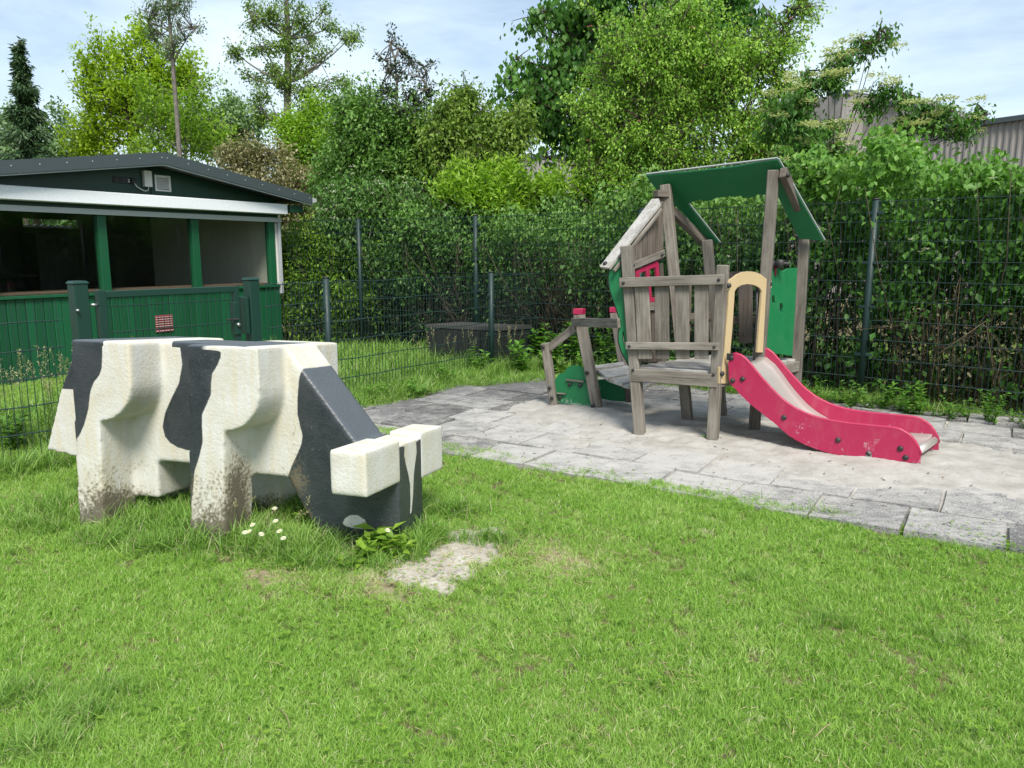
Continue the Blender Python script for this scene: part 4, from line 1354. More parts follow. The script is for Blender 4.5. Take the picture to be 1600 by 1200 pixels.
def fence(pts, h, parent, skip_posts=(), r=0.034, posth=0.06, tops=None, lean=None, wob_=0.0):
    for i, p in enumerate(pts):
        if i in skip_posts: continue
        tp = p + up * (h + posth)
        if lean and i in lean: tp = tp + lean[i]
        pm = link('post', tubes_mesh([([p - up * 0.1, tp], r)], 12, smooth=True), M['fence'], parent)
        link('post_cap', tubes_mesh([([tp, tp + up * 0.015], r + 0.003)], 12), M['black'], pm)
        for z in (0.1, 0.5, 1.0, 1.45, 1.95):
            if z > h: break
            for q in (i - 1, i + 1):
                if 0 <= q < len(pts):
                    dd = (pts[q] - p).normalized()
                    k = z / (h + posth)
                    c_ = p.lerp(tp, k)
                    beam('clamp', c_ + dd * 0.02 + fvis(p) * 0.028, c_ + dd * 0.085 + fvis(p) * 0.018, 0.028, 0.012, M['fence'], pm, up, 0.002)
    for i in range(len(pts) - 1):
        d = (pts[i + 1] - pts[i]).normalized()
        rod_panel('mesh_panel', pts[i] + d * 0.04, pts[i + 1] - d * 0.04, h, parent, wob_=wob_)
def fvis(p):
    v = Vector((-p.x, -p.y, 0))
    return v.normalized()
random.seed(4)
tf = empty('tall_fence', TF[2], label='two metre dark green double wire fence in front of the hedge', cat='fence')
tfp = [Vector((8.6, 3.4, 0)), Vector((6.05, 5.9, 0)), Vector((3.68, 8.0, 0)), Vector((1.60, 9.70, 0)), Vector((-0.53, 11.4, 0)), Vector((-2.45, 12.5, 0)), Vector((-3.72, 12.72, 0))]
fence(tfp, 2.03, tf, (0, 6), 0.036, 0.05, lean={2: Vector((0.02, 0, 0))})
lf = empty('low_fence', Vector((-0.27, 10.0, 0)), label='waist high green wire fence running from the gate to the container', cat='fence')
gp2 = VP(395, 560, Vector((-3.24, 5.77, 0)), Vector((-2.36, 7.0, 0)))
gA, gB = Vector((-3.24, 5.77, 0)), Vector((-2.36, 7.0, 0))
fence([gB + (Vector((-1.86, 7.74, 0)) - gB).normalized() * 0.10, Vector((-1.86, 7.74, 0)), Vector((-0.27, 10.0, 0)), Vector((0.42, 10.72, 0))], 1.23, lf, (0, 3), 0.034, 0.07, wob_=0.006)
lf2 = empty('low_fence', gA, label='short green wire fence left of the gate, in front of the hut', cat='fence')
dl = (gA - gB).normalized()
l0, l1 = gA + dl * 0.10, gA + dl * 0.10 + Vector((-0.62, -0.80, 0)).normalized() * 2.5
fence([l1, l0], 1.15, lf2, (0, 1), 0.034, 0.07, wob_=0.006)

gate = empty('garden_gate', gA, label='green metal gate with wire infill between two square posts', cat='gate')
gd = (gB - gA).normalized()
for p, h_ in ((gA, 1.325), (gB, 1.31)):
    po = beam('post', p - up * 0.1, p + up * h_, 0.106, 0.106, M['gate'], gate, gd, 0.006)
    cpm = bmesh.new()
    bmesh.ops.create_cone(cpm, cap_ends=True, segments=4, radius1=0.085, radius2=0.065, depth=0.018)
    bmesh.ops.rotate(cpm, verts=cpm.verts, matrix=Matrix.Rotation(R(45), 3, 'Z'))
    me = bpy.data.meshes.new('post_cap')
    cpm.to_mesh(me)
    cpm.free()
    o = link('post_cap', me, M['gate'], gate)
    Mx = Matrix.Rotation(math.atan2(gd.y, gd.x), 4, 'Z')
    Mx.translation = p + up * (h_ + 0.010)
    set_world(o, Mx)
g0, g1 = gA + gd * 0.13, gB - gd * 0.14
beam('gate_frame', g0 + gd * 0.03 + up * 0.06, g0 + gd * 0.03 + up * 1.27, 0.06, 0.06, M['gate'], gate, gd, 0.003)
beam('gate_frame', g1 - gd * 0.03 + up * 0.06, g1 - gd * 0.03 + up * 1.26, 0.05, 0.05, M['gate'], gate, gd, 0.003)
beam('gate_frame', g0 + gd * 0.06 + up * 1.235, g1 - gd * 0.055 + up * 1.235, 0.05, 0.055, M['gate'], gate, up, 0.003)
beam('gate_frame', g0 + gd * 0.06 + up * 0.09, g1 - gd * 0.055 + up * 0.09, 0.05, 0.055, M['gate'], gate, up, 0.003)
rod_panel('wire_infill', g0 + gd * 0.07, g1 - gd * 0.06, 1.08, gate, 0.12)
gn_ = Vector((gd.y, -gd.x, 0))
if gn_.y > 0: gn_ = -gn_
lk = empty('lock', g1 + up * 1.0 - gate.location)
lk.parent = gate
lkp = g1 - gd * 0.045 + up * 1.02
beam('lock_case', lkp - up * 0.19, lkp + up * 0.10, 0.055, 0.075, M['gate'], lk, gd, 0.004)
beam('keeper', gB - gd * 0.085 + up * 0.83, gB - gd * 0.085 + up * 1.16, 0.03, 0.10, M['gate'], lk, gd, 0.004)
beam('latch', lkp + gn_ * 0.045 - up * 0.05, lkp + gn_ * 0.045 - up * 0.05 - gd * 0.11, 0.02, 0.018, M['black'], lk, up)
link('cylinder', tubes_mesh([([lkp + gn_ * 0.03 - up * 0.10, lkp + gn_ * 0.055 - up * 0.10], 0.017)], 10), M['zinc'], lk)
for z in (0.35, 1.16):
    link('hinge', tubes_mesh([([g0 + up * z + gn_ * 0.01, g0 - gd * 0.05 + up * z + gn_ * 0.01], 0.012)], 8), M['zinc'], gate)
for z in (0.5, 0.8, 1.13):
    link('bolt', tubes_mesh([([gA - gd * 0.05 + up * z + gn_ * 0.06, gA - gd * 0.05 + up * z + gn_ * 0.085], 0.010)], 8), M['zinc'], gate)

# ------------------------------------------------------------------ green hut
S0 = Vector((-6.0, 9.0, 0))
sf_ = Vector((2.22, 3.6, 0)).normalized()          # along its front, to the right
sn_ = Vector((sf_.y, -sf_.x, 0))                   # out of the front
hut_o = empty('hut', S0, label='green wooden hut with shallow gable roof, roller shutter box and big windows', cat='hut')
def H(a, z, o=0.0): return S0 + sf_ * a + sn_ * o + Vector((0, 0, z))
A0, A1 = -0.13, 4.24
SILL = 1.04
def slab_h(name, a0, a1, z0, z1, o0, o1, mat, par=None, bev=0.003, **k):
    c_ = H((a0 + a1) / 2, (z0 + z1) / 2, (o0 + o1) / 2)
    ob = link(name, box_mesh(abs(a1 - a0), abs(o1 - o0), abs(z1 - z0), bev, mat), None, par or hut_o, **k)
    Mx = Matrix((sf_, -sn_, up)).transposed().to_4x4()
    Mx.translation = c_
    set_world(ob, Mx)
    return ob
nb = 41
for i in range(nb):
    w_ = (A1 - A0) / nb
    slab_h('wall_board', A0 + i * w_ + 0.003, A0 + (i + 1) * w_ - 0.003, -0.05, SILL - 0.035, -0.02, 0.0 + random.uniform(-0.002, 0.002), M['shed'], bev=0.005)
slab_h('wall', A0, A1, -0.05, SILL - 0.04, -0.10, -0.021, M['shed_dark'], bev=0)
slab_h('sill', A0 - 0.02, A1, SILL - 0.034, SILL, -0.11, 0.035, M['shed'])
slab_h('window_counter', A0 + 0.02, A1 - 0.05, SILL + 0.002, SILL + 0.03, -0.55, -0.12, M['counter'])
WT = 2.16
for a in (A0 + 0.04, 1.32, 2.70, 4.10):
    slab_h('window_post', a - 0.058, a + 0.058, SILL, WT, -0.075, 0.022, M['shed'])
slab_h('lintel', A0, A1, WT, WT + 0.10, -0.08, 0.0, M['shed'])
slab_h('corner_strip', 4.19, A1, SILL, WT, -0.08, 0.0, M['inner_white'])
slab_h('shutter_guide', 4.215, 4.262, 0.90, 2.10, 0.003, 0.05, M['alu_grey'])
slab_h('shutter_guide', A0 - 0.03, A0 + 0.02, 0.90, 2.10, 0.003, 0.05, M['alu_grey'])
for a0, a1 in ((A0 + 0.10, 1.262), (1.378, 2.642), (2.758, 4.042)):
    slab_h('window_pane', a0, a1, SILL, WT, -0.045, -0.039, M['glass'], bev=0)
# shutter box and bottom rail
slab_h('shutter_box', A0 - 0.06, 4.275, 2.152, 2.31, 0.002, 0.22, M['alu'], bev=0.008)
slab_h('shutter_rail', A0 - 0.03, 4.262, 2.03, 2.10, 0.052, 0.075, M['alu_grey'])
slab_h('shutter_slats', A0 + 0.0, 4.21, 2.085, 2.152, 0.028, 0.048, M['gate'])
# gable and roof
RZ, RA = 2.72, 2.055
sl_ = 0.148
gq = [H(A0, 2.26, -0.03), H(A1, 2.26, -0.03), H(A1, RZ - sl_ * (A1 - RA), -0.03), H(RA, RZ, -0.03), H(A0, RZ - sl_ * (RA - A0), -0.03)]
link('gable', prism_mesh(gq, sn_ * 0.03, name='gable'), M['shed_dark'], hut_o)
OV = 0.36
for sgn, nm in ((1, 'fascia'), (-1, 'fascia')):
    a_e = RA + sgn * 2.62
    q = [H(RA, 2.865, OV), H(a_e, 2.865 - sl_ * 2.62 + 0.0, OV), H(a_e, 2.865 - sl_ * 2.62 - 0.15, OV), H(RA, 2.715, OV)]
    link('fascia', prism_mesh(q, -sn_ * 0.02, name='fascia'), M['fascia'], hut_o)
    q = [H(RA, 2.711, OV - 0.012), H(a_e, 2.711 - sl_ * 2.62, OV - 0.012), H(a_e, 2.695 - sl_ * 2.62, OV - 0.012), H(RA, 2.695, OV - 0.012)]
    link('fascia_drip', prism_mesh(q, -sn_ * 0.02, name='fascia_drip'), M['edge'], hut_o)
    q = [H(RA, 2.80, OV - 0.022), H(a_e, 2.80 - sl_ * 2.62, OV - 0.022), H(a_e, 2.80 - sl_ * 2.62, -3.5), H(RA, 2.80, -3.5)]
    link('roof', prism_mesh(q, Vector((0, 0, -0.06)), name='roof'), M['roof'], hut_o)
    # side soffit end and screws
    for k in range(9):
        aa = RA + sgn * (0.04 + k * 0.315)
        s_ = link('screw', BOLTS_W if 'BOLTS_W' in globals() else tubes_mesh([([Vector((0, 0, 0)), Vector((0, 0, 0.004))], 0.006)], 8), None if 'BOLTS_W' in globals() else M['white'], hut_o)
        BOLTS_W = s_.data
        Mx = frame_z(Vector((0, 0, 0)), sn_)
        Mx.translation = H(aa, 2.80 - sl_ * abs(aa - RA), OV + 0.0005)
        set_world(s_, Mx)
link('gutter_end', prism_mesh([H(4.66, 2.44, OV - 0.03), H(4.80, 2.42, OV - 0.03), H(4.80, 2.37, OV - 0.03), H(4.70, 2.35, OV - 0.03)], -sn_ * 3.4, name='gutter_end'), M['alu_grey'], hut_o)
slab_h('eave_board', 4.30, 4.56, 2.19, 2.30, -3.4, OV - 0.10, M['shed_dark'])
slab_h('wall', A1 - 0.06, A1, -0.05, 2.40, -3.3, -0.081, M['shed_dark'], bev=0)
slab_h('wall', A0, A0 + 0.06, -0.05, 2.40, -3.3, -0.111, M['shed_dark'], bev=0)
# inside: dark back wall with a small window, white right wall, ceiling, floor
BK = -3.24
def HB(u, v):
    p = VP(u, v, S0 + sn_ * BK, S0 + sn_ * BK + sf_)
    return (p - S0).dot(sf_), p.z
(wa0, wz1), (wa1, wz0) = HB(35, 341), HB(123, 357)
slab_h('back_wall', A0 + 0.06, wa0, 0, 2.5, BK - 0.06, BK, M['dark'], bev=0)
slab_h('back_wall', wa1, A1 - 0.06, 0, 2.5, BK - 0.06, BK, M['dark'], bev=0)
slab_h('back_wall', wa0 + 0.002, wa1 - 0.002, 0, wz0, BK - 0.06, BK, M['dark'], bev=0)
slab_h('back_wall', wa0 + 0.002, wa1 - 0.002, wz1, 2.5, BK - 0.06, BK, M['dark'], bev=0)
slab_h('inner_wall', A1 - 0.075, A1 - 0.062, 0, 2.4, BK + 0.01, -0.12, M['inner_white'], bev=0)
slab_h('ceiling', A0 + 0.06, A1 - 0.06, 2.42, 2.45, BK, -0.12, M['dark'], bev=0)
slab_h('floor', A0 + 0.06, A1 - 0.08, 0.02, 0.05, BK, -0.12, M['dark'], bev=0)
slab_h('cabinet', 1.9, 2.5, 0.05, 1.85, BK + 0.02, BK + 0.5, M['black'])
slab_h('shelf', 0.2, 2.6, 1.18, 1.22, BK + 0.02, BK + 0.4, M['dark'])
cor = []
for k in range(41):
    a = wa0 - 0.1 + (wa1 - wa0 + 0.2) * k / 40
    cor.append(H(a, wz0 + 0.05 + 0.012 * math.sin(k * 2 * math.pi / 4.2), BK - 0.35))
link('corrugated_sheet', prism_mesh(cor + [H(wa1 + 0.1, wz0 - 0.12, BK - 0.35), H(wa0 - 0.1, wz0 - 0.12, BK - 0.35)], -sn_ * 0.02, name='corrugated_sheet'), M['alu'], hut_o)
# things fixed to the gable
vent = empty('louvre_vent', H(2.235, 2.5, 0) - hut_o.location)
vent.parent = hut_o
for a0, a1, z0, z1 in ((2.12, 2.145, 2.385, 2.60), (2.335, 2.36, 2.385, 2.60), (2.1455, 2.3345, 2.577, 2.60), (2.1455, 2.3345, 2.385, 2.408)):
    slab_h('frame', a0, a1, z0, z1, 0.002, 0.022, M['white'], vent)
for k in range(8):
    z = 2.418 + k * 0.0205
    s_ = link('slat', prism_mesh([H(2.147, z, 0.017), H(2.333, z, 0.017), H(2.333, z + 0.014, 0.004), H(2.147, z + 0.014, 0.004)], Vector((0, 0, 0.004)), name='slat'), M['white'], vent)
slab_h('junction_box', 1.945, 2.055, 2.43, 2.64, 0.002, 0.06, M['white'])
slab_h('socket_plate', 1.53, 1.85, 2.45, 2.53, 0.002, 0.012, M['black'])
slab_h('lens_mount', 1.76, 1.84, 2.455, 2.525, 0.013, 0.06, M['black'], bev=0.01)
slab_h('contact', 1.725, 1.755, 2.495, 2.51, 0.013, 0.025, M['white'])
slab_h('contact', 1.725, 1.755, 2.47, 2.485, 0.013, 0.025, M['white'])
link('cable', tubes_mesh([([H(1.80, 2.46, 0.05), H(1.83, 2.42, 0.05), H(1.90, 2.385, 0.04), H(1.96, 2.37, 0.035), H(2.0, 2.385, 0.035), H(2.01, 2.43, 0.035)], 0.006)], 6), M['white'], hut_o)
slab_h('downpipe', 2.062, 2.075, 2.32, 2.69, 0.002, 0.02, M['shed_dark'])
grl = empty('wall_grille', H(2.1, 0.57, 0) - hut_o.location)
grl.parent = hut_o
slab_h('grille_back', 1.97, 2.24, 0.45, 0.69, 0.004, 0.012, M['brick'], grl)
for k in range(7):
    slab_h('slat', 1.975, 2.235, 0.468 + k * 0.032, 0.474 + k * 0.032, 0.0125, 0.022, M['inner_white'], grl, bev=0.001)
for k in range(6):
    slab_h('bar', 2.0 + k * 0.043, 2.006 + k * 0.043, 0.452, 0.688, 0.0225, 0.028, M['brick'], grl, bev=0.001)

# ------------------------------------------------------------------ low container behind the low fence
bx = empty('storage_box', Vector((-0.5, 10.8, 0)), label='low dark storage box with flat grey lid behind the low fence', cat='storage box')
q = [Vector((-1.22, 10.80, 0)), Vector((-0.20, 10.30, 0)), Vector((0.28, 10.66, 0)), Vector((-0.74, 11.16, 0))]
cen = sum(q, Vector()) / 4
def insetq(q, k): return [cen + (p - cen) * k for p in q]
link('box_body', prism_mesh([p + up * -0.02 for p in insetq(q, 0.95)], up * 0.53, name='box_body'), M['bin'], bx)
link('lid', prism_mesh([p + up * 0.515 for p in q], up * 0.045, name='lid'), M['bin_lid'], bx)
for a, b in ((0, 1), (1, 2)):
    A_, B_ = insetq(q, 0.955)[a], insetq(q, 0.955)[b]
    m_ = 6 if a == 0 else 3
    for k in range(m_):
        p = A_.lerp(B_, (k + 0.5) / m_)
        d = (B_ - A_).normalized()
        o_ = Vector((d.y, -d.x, 0))
        beam('rib', p + o_ * 0.012 + up * 0.02, p + o_ * 0.012 + up * 0.49, 0.05, 0.022, M['bin'], bx, d)

# ------------------------------------------------------------------ far grey clad building
bd = empty('clad_building', Vector((14, 26, 0)), label='grey brown metal clad building blocks rising behind the hedge', cat='building')
def clad(name, u0, u1, vt0, vt1, y0, y1, back=5.0, par=bd):
    a, b = AT(u0, vt0, y0), AT(u1, vt1, y1)
    d = (b - a); L_ = Vector((d.x, d.y, 0)).length
    dn = Vector((d.x, d.y, 0)).normalized()
    o_ = Vector((dn.y, -dn.x, 0))
    vs, fs = [], []
    m_ = max(4, int(L_ / 0.17))
    for i in range(m_ * 4 + 1):
        k = i / (m_ * 4)
        p = a.lerp(b, k)
        off = 0.03 if i % 4 in (1, 2) else 0
        vs += [Vector((p.x, p.y, -0.05)) + o_ * off, p + o_ * off]
    for i in range(m_ * 4):
        fs.append((2 * i, 2 * i + 2, 2 * i + 3, 2 * i + 1))
    n0 = len(vs)
    bb = -o_ * back
    vs += [Vector((a.x, a.y, -0.05)), a, a + bb, Vector((a.x, a.y, -0.05)) + bb, Vector((b.x, b.y, -0.05)), b, b + bb, Vector((b.x, b.y, -0.05)) + bb]
    fs += [(n0, n0 + 1, n0 + 2, n0 + 3), (n0 + 4, n0 + 7, n0 + 6, n0 + 5), (n0 + 3, n0 + 2, n0 + 6, n0 + 7), (n0 + 1, n0 + 5, n0 + 6, n0 + 2)]
    link(name, mesh_from(vs, fs, name), M['cladding'], par)
    beam('coping', a + o_ * 0.09 + up * 0.03, b + o_ * 0.09 + up * 0.03, 0.14, 0.10, M['fascia'], par, up)
clad('clad_wall', 1296, 1318, 151, 146, 26.6, 26, 4)
clad('clad_wall', 1318, 1376, 146, 158, 26.0, 27.5, 4)
clad('clad_wall', 1385, 1410, 165, 163, 25.8, 25.3, 4)
clad('clad_wall', 1410, 1520, 163, 186, 25.3, 28.5, 4)
clad('clad_wall', 1440, 1760, 207, 164, 24.2, 20.5, 3)
bd2 = empty('clad_building', Vector((1, 34, 0)), label='small pale grey block seen in the gap behind the middle bushes', cat='building')
clad('clad_wall', 814, 822, 250, 249, 34.6, 34, 3, bd2)
clad('clad_wall', 822, 1010, 249, 236, 34, 37, 3, bd2)

# ------------------------------------------------------------------ vegetation
VR = np.random.default_rng(77)
def unit(v):
    return v / (np.linalg.norm(v, axis=1, keepdims=True) + 1e-9)
def leaf_mesh(name, P, D, L, Wd, tone, mat, flat=0.5, droop=0.0, fine=False):
    """one small folded leaf per point: P base, D direction, L length, Wd width"""
    n = len(P)
    D = unit(D + np.array([0, 0, -droop]))
    up_ = unit(VR.normal(0, 1, (n, 3)) * (1 - flat) + np.array([0, 0, 1.0]) * flat * 2)
    X = unit(np.cross(D, up_))
    Nn = np.cross(X, D)
    L = L[:, None]; Wd = Wd[:, None]
    b = P
    m_ = P + D * L * 0.48 - Nn * L * 0.03
    l_ = P + D * L * 0.44 - X * Wd * 0.5 + Nn * Wd * 0.16
    r_ = P + D * L * 0.44 + X * Wd * 0.5 + Nn * Wd * 0.16
    t_ = P + D * L - Nn * L * 0.10
    if fine:
        V = np.stack([b, l_, t_, r_, m_], 1).reshape(-1, 3)
        k = 5
        base = np.arange(n)[:, None, None] * k
        F = (np.array([[0, 4, 1], [0, 3, 4], [1, 4, 2], [4, 3, 2]])[None] + base).reshape(-1, 3)
    else:
        V = np.stack([b, l_, t_, r_], 1).reshape(-1, 3)
        k = 4
        base = np.arange(n)[:, None, None] * k
        F = (np.array([[0, 2, 1], [0, 3, 2]])[None] + base).reshape(-1, 3)
    me = bpy.data.meshes.new(name)
    me.vertices.add(len(V))
    me.vertices.foreach_set('co', V.astype(np.float32).ravel())
    me.loops.add(F.size)
    me.loops.foreach_set('vertex_index', F.astype(np.int32).ravel())
    me.polygons.add(len(F))
    me.polygons.foreach_set('loop_start', (np.arange(len(F)) * 3).astype(np.int32))
    me.polygons.foreach_set('loop_total', np.full(len(F), 3, np.int32))
    at = me.attributes.new('tone', 'FLOAT', 'POINT')
    at.data.foreach_set('value', np.repeat(np.clip(tone, 0, 1), k).astype(np.float32))
    me.materials.append(mat)
    me.update(calc_edges=True)
    me.validate()
    return me
TRIS = [0]
def rel(me, origin):
    me.transform(Matrix.Translation(-origin))
    return me
def add_leaves(parent, name, P, D, L, Wd, tone, mat, **k):
    lab = k.pop('label', None)
    me = leaf_mesh(name, P, D, L, Wd, tone, mat, **k)
    TRIS[0] += len(me.polygons)
    o = link(name, me, None, parent)
    if lab: o['label'] = lab
    return o
def blob_world(b, y):
    u, v, ru, rv = b[:4]
    yy = y + (b[4] if len(b) > 4 else 0)
    c_ = AT(u, v, yy)
    s_ = yy / 1200 * 1.02
    return np.array(c_), np.array([ru * s_, 0.85 * (ru + rv) / 2 * s_, rv * s_])
def shoots_in(blobs, y, n, rin=0.35, lump=0.18):
    cs, ds = [], []
    ws = np.array([max(b[2] * b[3], 30) for b in blobs], float) ** 0.85
    ws /= ws.sum()
    for b, w in zip(blobs, ws):
        c_, r_ = blob_world(b, y)
        k = max(3, int(n * w))
        kc = max(2, k // 8)
        uc = unit(VR.normal(0, 1, (kc, 3)))
        rad = rin + (1 - rin) * VR.random(kc) ** 0.55
        rad *= 1 + lump * np.sin(uc[:, 0] * 7 + uc[:, 2] * 9 + c_[0]) * np.cos(uc[:, 1] * 6 + c_[2] * 3)
        pc = c_ + uc * r_ * rad[:, None]
        pick = VR.integers(0, kc, k)
        cr_ = min(0.34, 0.30 * float(r_.mean()) + 0.03)
        p = pc[pick] + VR.normal(0, 1, (k, 3)) * cr_ * np.array([1, 1, 0.6])
        cs.append(p)
        ds.append(unit(uc[pick] + VR.normal(0, 0.35, (k, 3))))
    return np.vstack(cs), np.vstack(ds)
def bez(a, b, sag, n=5):
    a, b = Vector(a), Vector(b)
    m_ = (a + b) / 2 + Vector(sag)
    return [(a * (1 - t_) ** 2 + m_ * (2 * t_ * (1 - t_)) + b * t_ ** 2) for t_ in [i / (n - 1) for i in range(n)]]
def plant(name, label, cat, foot, blobs, y, n_shoot, k_leaf, leaf, mat, spray=0.5, spread=0.10, droop=0.1, upw=0.4, wr=0.55, bark='bark', trunk_r=0.10, limbs=True, twigs=0.25, rin=0.35, lump=0.18,
          fine=False, group=None, flowers=None, trunk_top=None, limb_n=1, flat=0.5, jit=0.6, trunk_path=None, zmin=0.03):
    """foot: (u) or (x, y) of the base; blobs in the photograph's pixels at distance y"""
    fx = foot if isinstance(foot, Vector) else Vector((AT(foot, 395, y).x, y, 0))
    o = empty(name, fx, label=label, cat=cat, group=group)
    C_, Dd = shoots_in(blobs, y, n_shoot, rin, lump)
    D = unit(Dd * 1.0 + np.array([0, 0, upw]) + VR.normal(0, 0.35, Dd.shape))
    Ln = spray * VR.uniform(0.5, 1.25, len(C_))
    s_ = VR.random((len(C_), k_leaf))
    Pp = C_[:, None, :] + D[:, None, :] * (Ln[:, None] * (s_ - 0.35))[:, :, None]
    Pp[:, :, 2] -= droop * Ln[:, None] * np.clip(s_, 0, 1) ** 2
    Pp = Pp + VR.normal(0, spread, Pp.shape)
    LD = unit(D[:, None, :] * 0.5 + VR.normal(0, jit, Pp.shape))
    n = Pp.shape[0] * Pp.shape[1]
    tone = np.clip(np.repeat(VR.uniform(0.05, 0.6, len(C_)), k_leaf) + VR.normal(0, 0.08, n) + 0.35 * (s_.ravel() - 0.5), 0, 0.9)
    Pp = Pp.reshape(-1, 3); LD = LD.reshape(-1, 3)
    kp = Pp[:, 2] > zmin
    Pp, LD, tone = Pp[kp], LD[kp], tone[kp]
    n = len(Pp)
    L = leaf * VR.uniform(0.65, 1.25, n)
    add_leaves(o, 'crown', Pp, LD, L, L * wr * VR.uniform(0.85, 1.1, n), tone, mat, droop=droop * 2, fine=fine, flat=flat)
    paths = []
    top = None
    if trunk_path:
        tp = trunk_path
    else:
        big = max(blobs, key=lambda b: b[2] * b[3])
        cen_, _ = blob_world(big, y)
        top = Vector(cen_) if trunk_top is None else AT(trunk_top[0], trunk_top[1], y)
        tp = bez(fx - up * 0.1, top, (VR.normal(0, 0.1), 0, 0), 7)
    if trunk_r > 0:
        paths.append((tp, [trunk_r * (1 - 0.72 * i / (len(tp) - 1)) for i in range(len(tp))]))
    if limbs:
        for b in blobs:
            c_, r_ = blob_world(b, y)
            for q in range(limb_n):
                e_ = Vector(c_ + VR.normal(0, 0.3, 3) * r_)
                zt = [i for i, p in enumerate(tp) if p.z < e_.z - 0.1]
                s0_ = tp[max(1, (zt[-1] if zt else 1))] if len(tp) > 1 else fx
                if trunk_r == 0: s0_ = fx + Vector((VR.normal(0, 0.15), VR.normal(0, 0.15), 0))
                paths.append((bez(s0_, e_, (0, 0, -0.12 * (e_ - s0_).length if upw < 0.6 else 0.05)), [max(0.012, trunk_r * 0.24) * (1 - 0.18 * i) for i in range(5)]))
                kk = np.argsort(np.linalg.norm(C_ - np.array(e_), axis=1))[:int(6 + 30 * twigs)]
                for w in kk[::2]:
                    paths.append((bez(e_, C_[w] + D[w] * Ln[w] * 0.5, (0, 0, 0.03), 3), [0.012, 0.008, 0.004]))
    m_ = int(len(C_) * twigs)
    for w in VR.choice(len(C_), m_, replace=False):
        a = C_[w] - D[w] * Ln[w] * 0.5
        paths.append(([Vector(a), Vector(C_[w] + D[w] * Ln[w] * 0.15), Vector(C_[w] + D[w] * Ln[w] * 0.6 - np.array([0, 0, droop * Ln[w] * 0.4]))], [0.009, 0.006, 0.003]))
    if paths:
        tm = tubes_mesh(paths, 5)
        TRIS[0] += len(tm.polygons) * 2
        link('trunk', tm, M[bark], o)
    if flowers:
        fm, fn, fs, sel = flowers
        kf0 = 14 if fs < 0.07 else 80
        idx = [i for i in range(len(C_)) if sel(C_[i])]
        if idx:
            idx = VR.choice(idx, min(fn, len(idx)), replace=False)
            Q, QD = [], []
            for i in idx:
                c_ = C_[i] + D[i] * Ln[i] * 0.62 + np.array([0, -0.02, 0.03])
                kf = kf0
                a = VR.random(kf) * 6.28
                rr = fs * np.sqrt(VR.random(kf))
                Q.append(c_ + np.column_stack([np.cos(a) * rr, np.sin(a) * rr, VR.normal(0, fs * 0.15, kf)]))
                QD.append(np.column_stack([np.cos(a), np.sin(a), np.full(kf, 0.6)]))
            Q, QD = np.vstack(Q), np.vstack(QD)
            LL = np.full(len(Q), min(0.034, fs * 0.5))
            add_leaves(o, 'blossom', Q, QD, LL, LL * 0.9, VR.random(len(Q)), M[fm], flat=0.8)
    return o

M['lf_hedge'] = leafmat('leaf_dogwood', (0.051, 0.151, 0.023), (0.151, 0.322, 0.046), (0.286, 0.472, 0.086), 0.35)
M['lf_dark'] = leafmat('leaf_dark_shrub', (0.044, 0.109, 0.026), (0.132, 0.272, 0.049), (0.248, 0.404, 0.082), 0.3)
M['lf_lime'] = leafmat('leaf_lime', (0.161, 0.301, 0.025), (0.349, 0.547, 0.049), (0.504, 0.672, 0.084), 0.45)
M['lf_fresh'] = leafmat('leaf_fresh_green', (0.113, 0.239, 0.026), (0.284, 0.448, 0.053), (0.448, 0.568, 0.105), 0.42)
M['lf_linden'] = leafmat('leaf_linden', (0.041, 0.135, 0.024), (0.128, 0.290, 0.041), (0.230, 0.419, 0.068), 0.42)
M['lf_ginkgo'] = leafmat('leaf_open_tree', (0.112, 0.210, 0.033), (0.255, 0.390, 0.068), (0.375, 0.495, 0.120), 0.4)
M['lf_yellow'] = leafmat('leaf_golden', (0.199, 0.309, 0.019), (0.425, 0.585, 0.035), (0.597, 0.683, 0.078), 0.45)
M['lf_grey'] = leafmat('leaf_grey_green', (0.117, 0.211, 0.094), (0.250, 0.375, 0.156), (0.375, 0.485, 0.219), 0.35)
M['lf_spruce'] = leafmat('needles_spruce', (0.018, 0.053, 0.021), (0.068, 0.128, 0.046), (0.150, 0.240, 0.078), 0.1)
M['lf_holly'] = leafmat('leaf_holly', (0.014, 0.048, 0.017), (0.054, 0.102, 0.036), None, 0.15, 0.3)
M['lf_elder'] = leafmat('leaf_elder', (0.053, 0.158, 0.033), (0.158, 0.322, 0.060), (0.269, 0.448, 0.105), 0.38)
M['lf_brown'] = leafmat('leaf_fading_brown', (0.149, 0.143, 0.067), (0.404, 0.374, 0.194), (0.598, 0.553, 0.299), 0.3)

M['lf_olive'] = leafmat('leaf_olive', (0.059, 0.142, 0.028), (0.198, 0.364, 0.070), (0.361, 0.550, 0.157), 0.35)
M['lf_olive2'] = leafmat('leaf_olive_light', (0.098, 0.182, 0.029), (0.287, 0.419, 0.072), (0.460, 0.567, 0.156), 0.4)
M['lf_light'] = leafmat('leaf_light_green', (0.145, 0.297, 0.040), (0.421, 0.641, 0.098), (0.610, 0.720, 0.213), 0.42)
# --- far mass of trees closing the horizon
def far_wood():
    n = 26000
    ang = VR.uniform(-0.95, 0.95, n)
    dist = VR.uniform(44, 52, n)
    x = np.sin(ang) * dist; y = np.cos(ang) * dist
    hmax = 4.2 + 1.2 * np.sin(ang * 23) + 0.8 * np.sin(ang * 51 + 1)
    z = hmax * VR.random(n) ** 0.7
    P = np.column_stack([x, y, z])
    me = leaf_mesh('far_wood', P, VR.normal(0, 1, (n, 3)), np.full(n, 0.75), np.full(n, 0.5), VR.random(n) * 0.7, M['lf_grey'])
    o = link('far_wood', me, None, None, kind='stuff', label='far belt of trees closing the horizon')
far_wood()

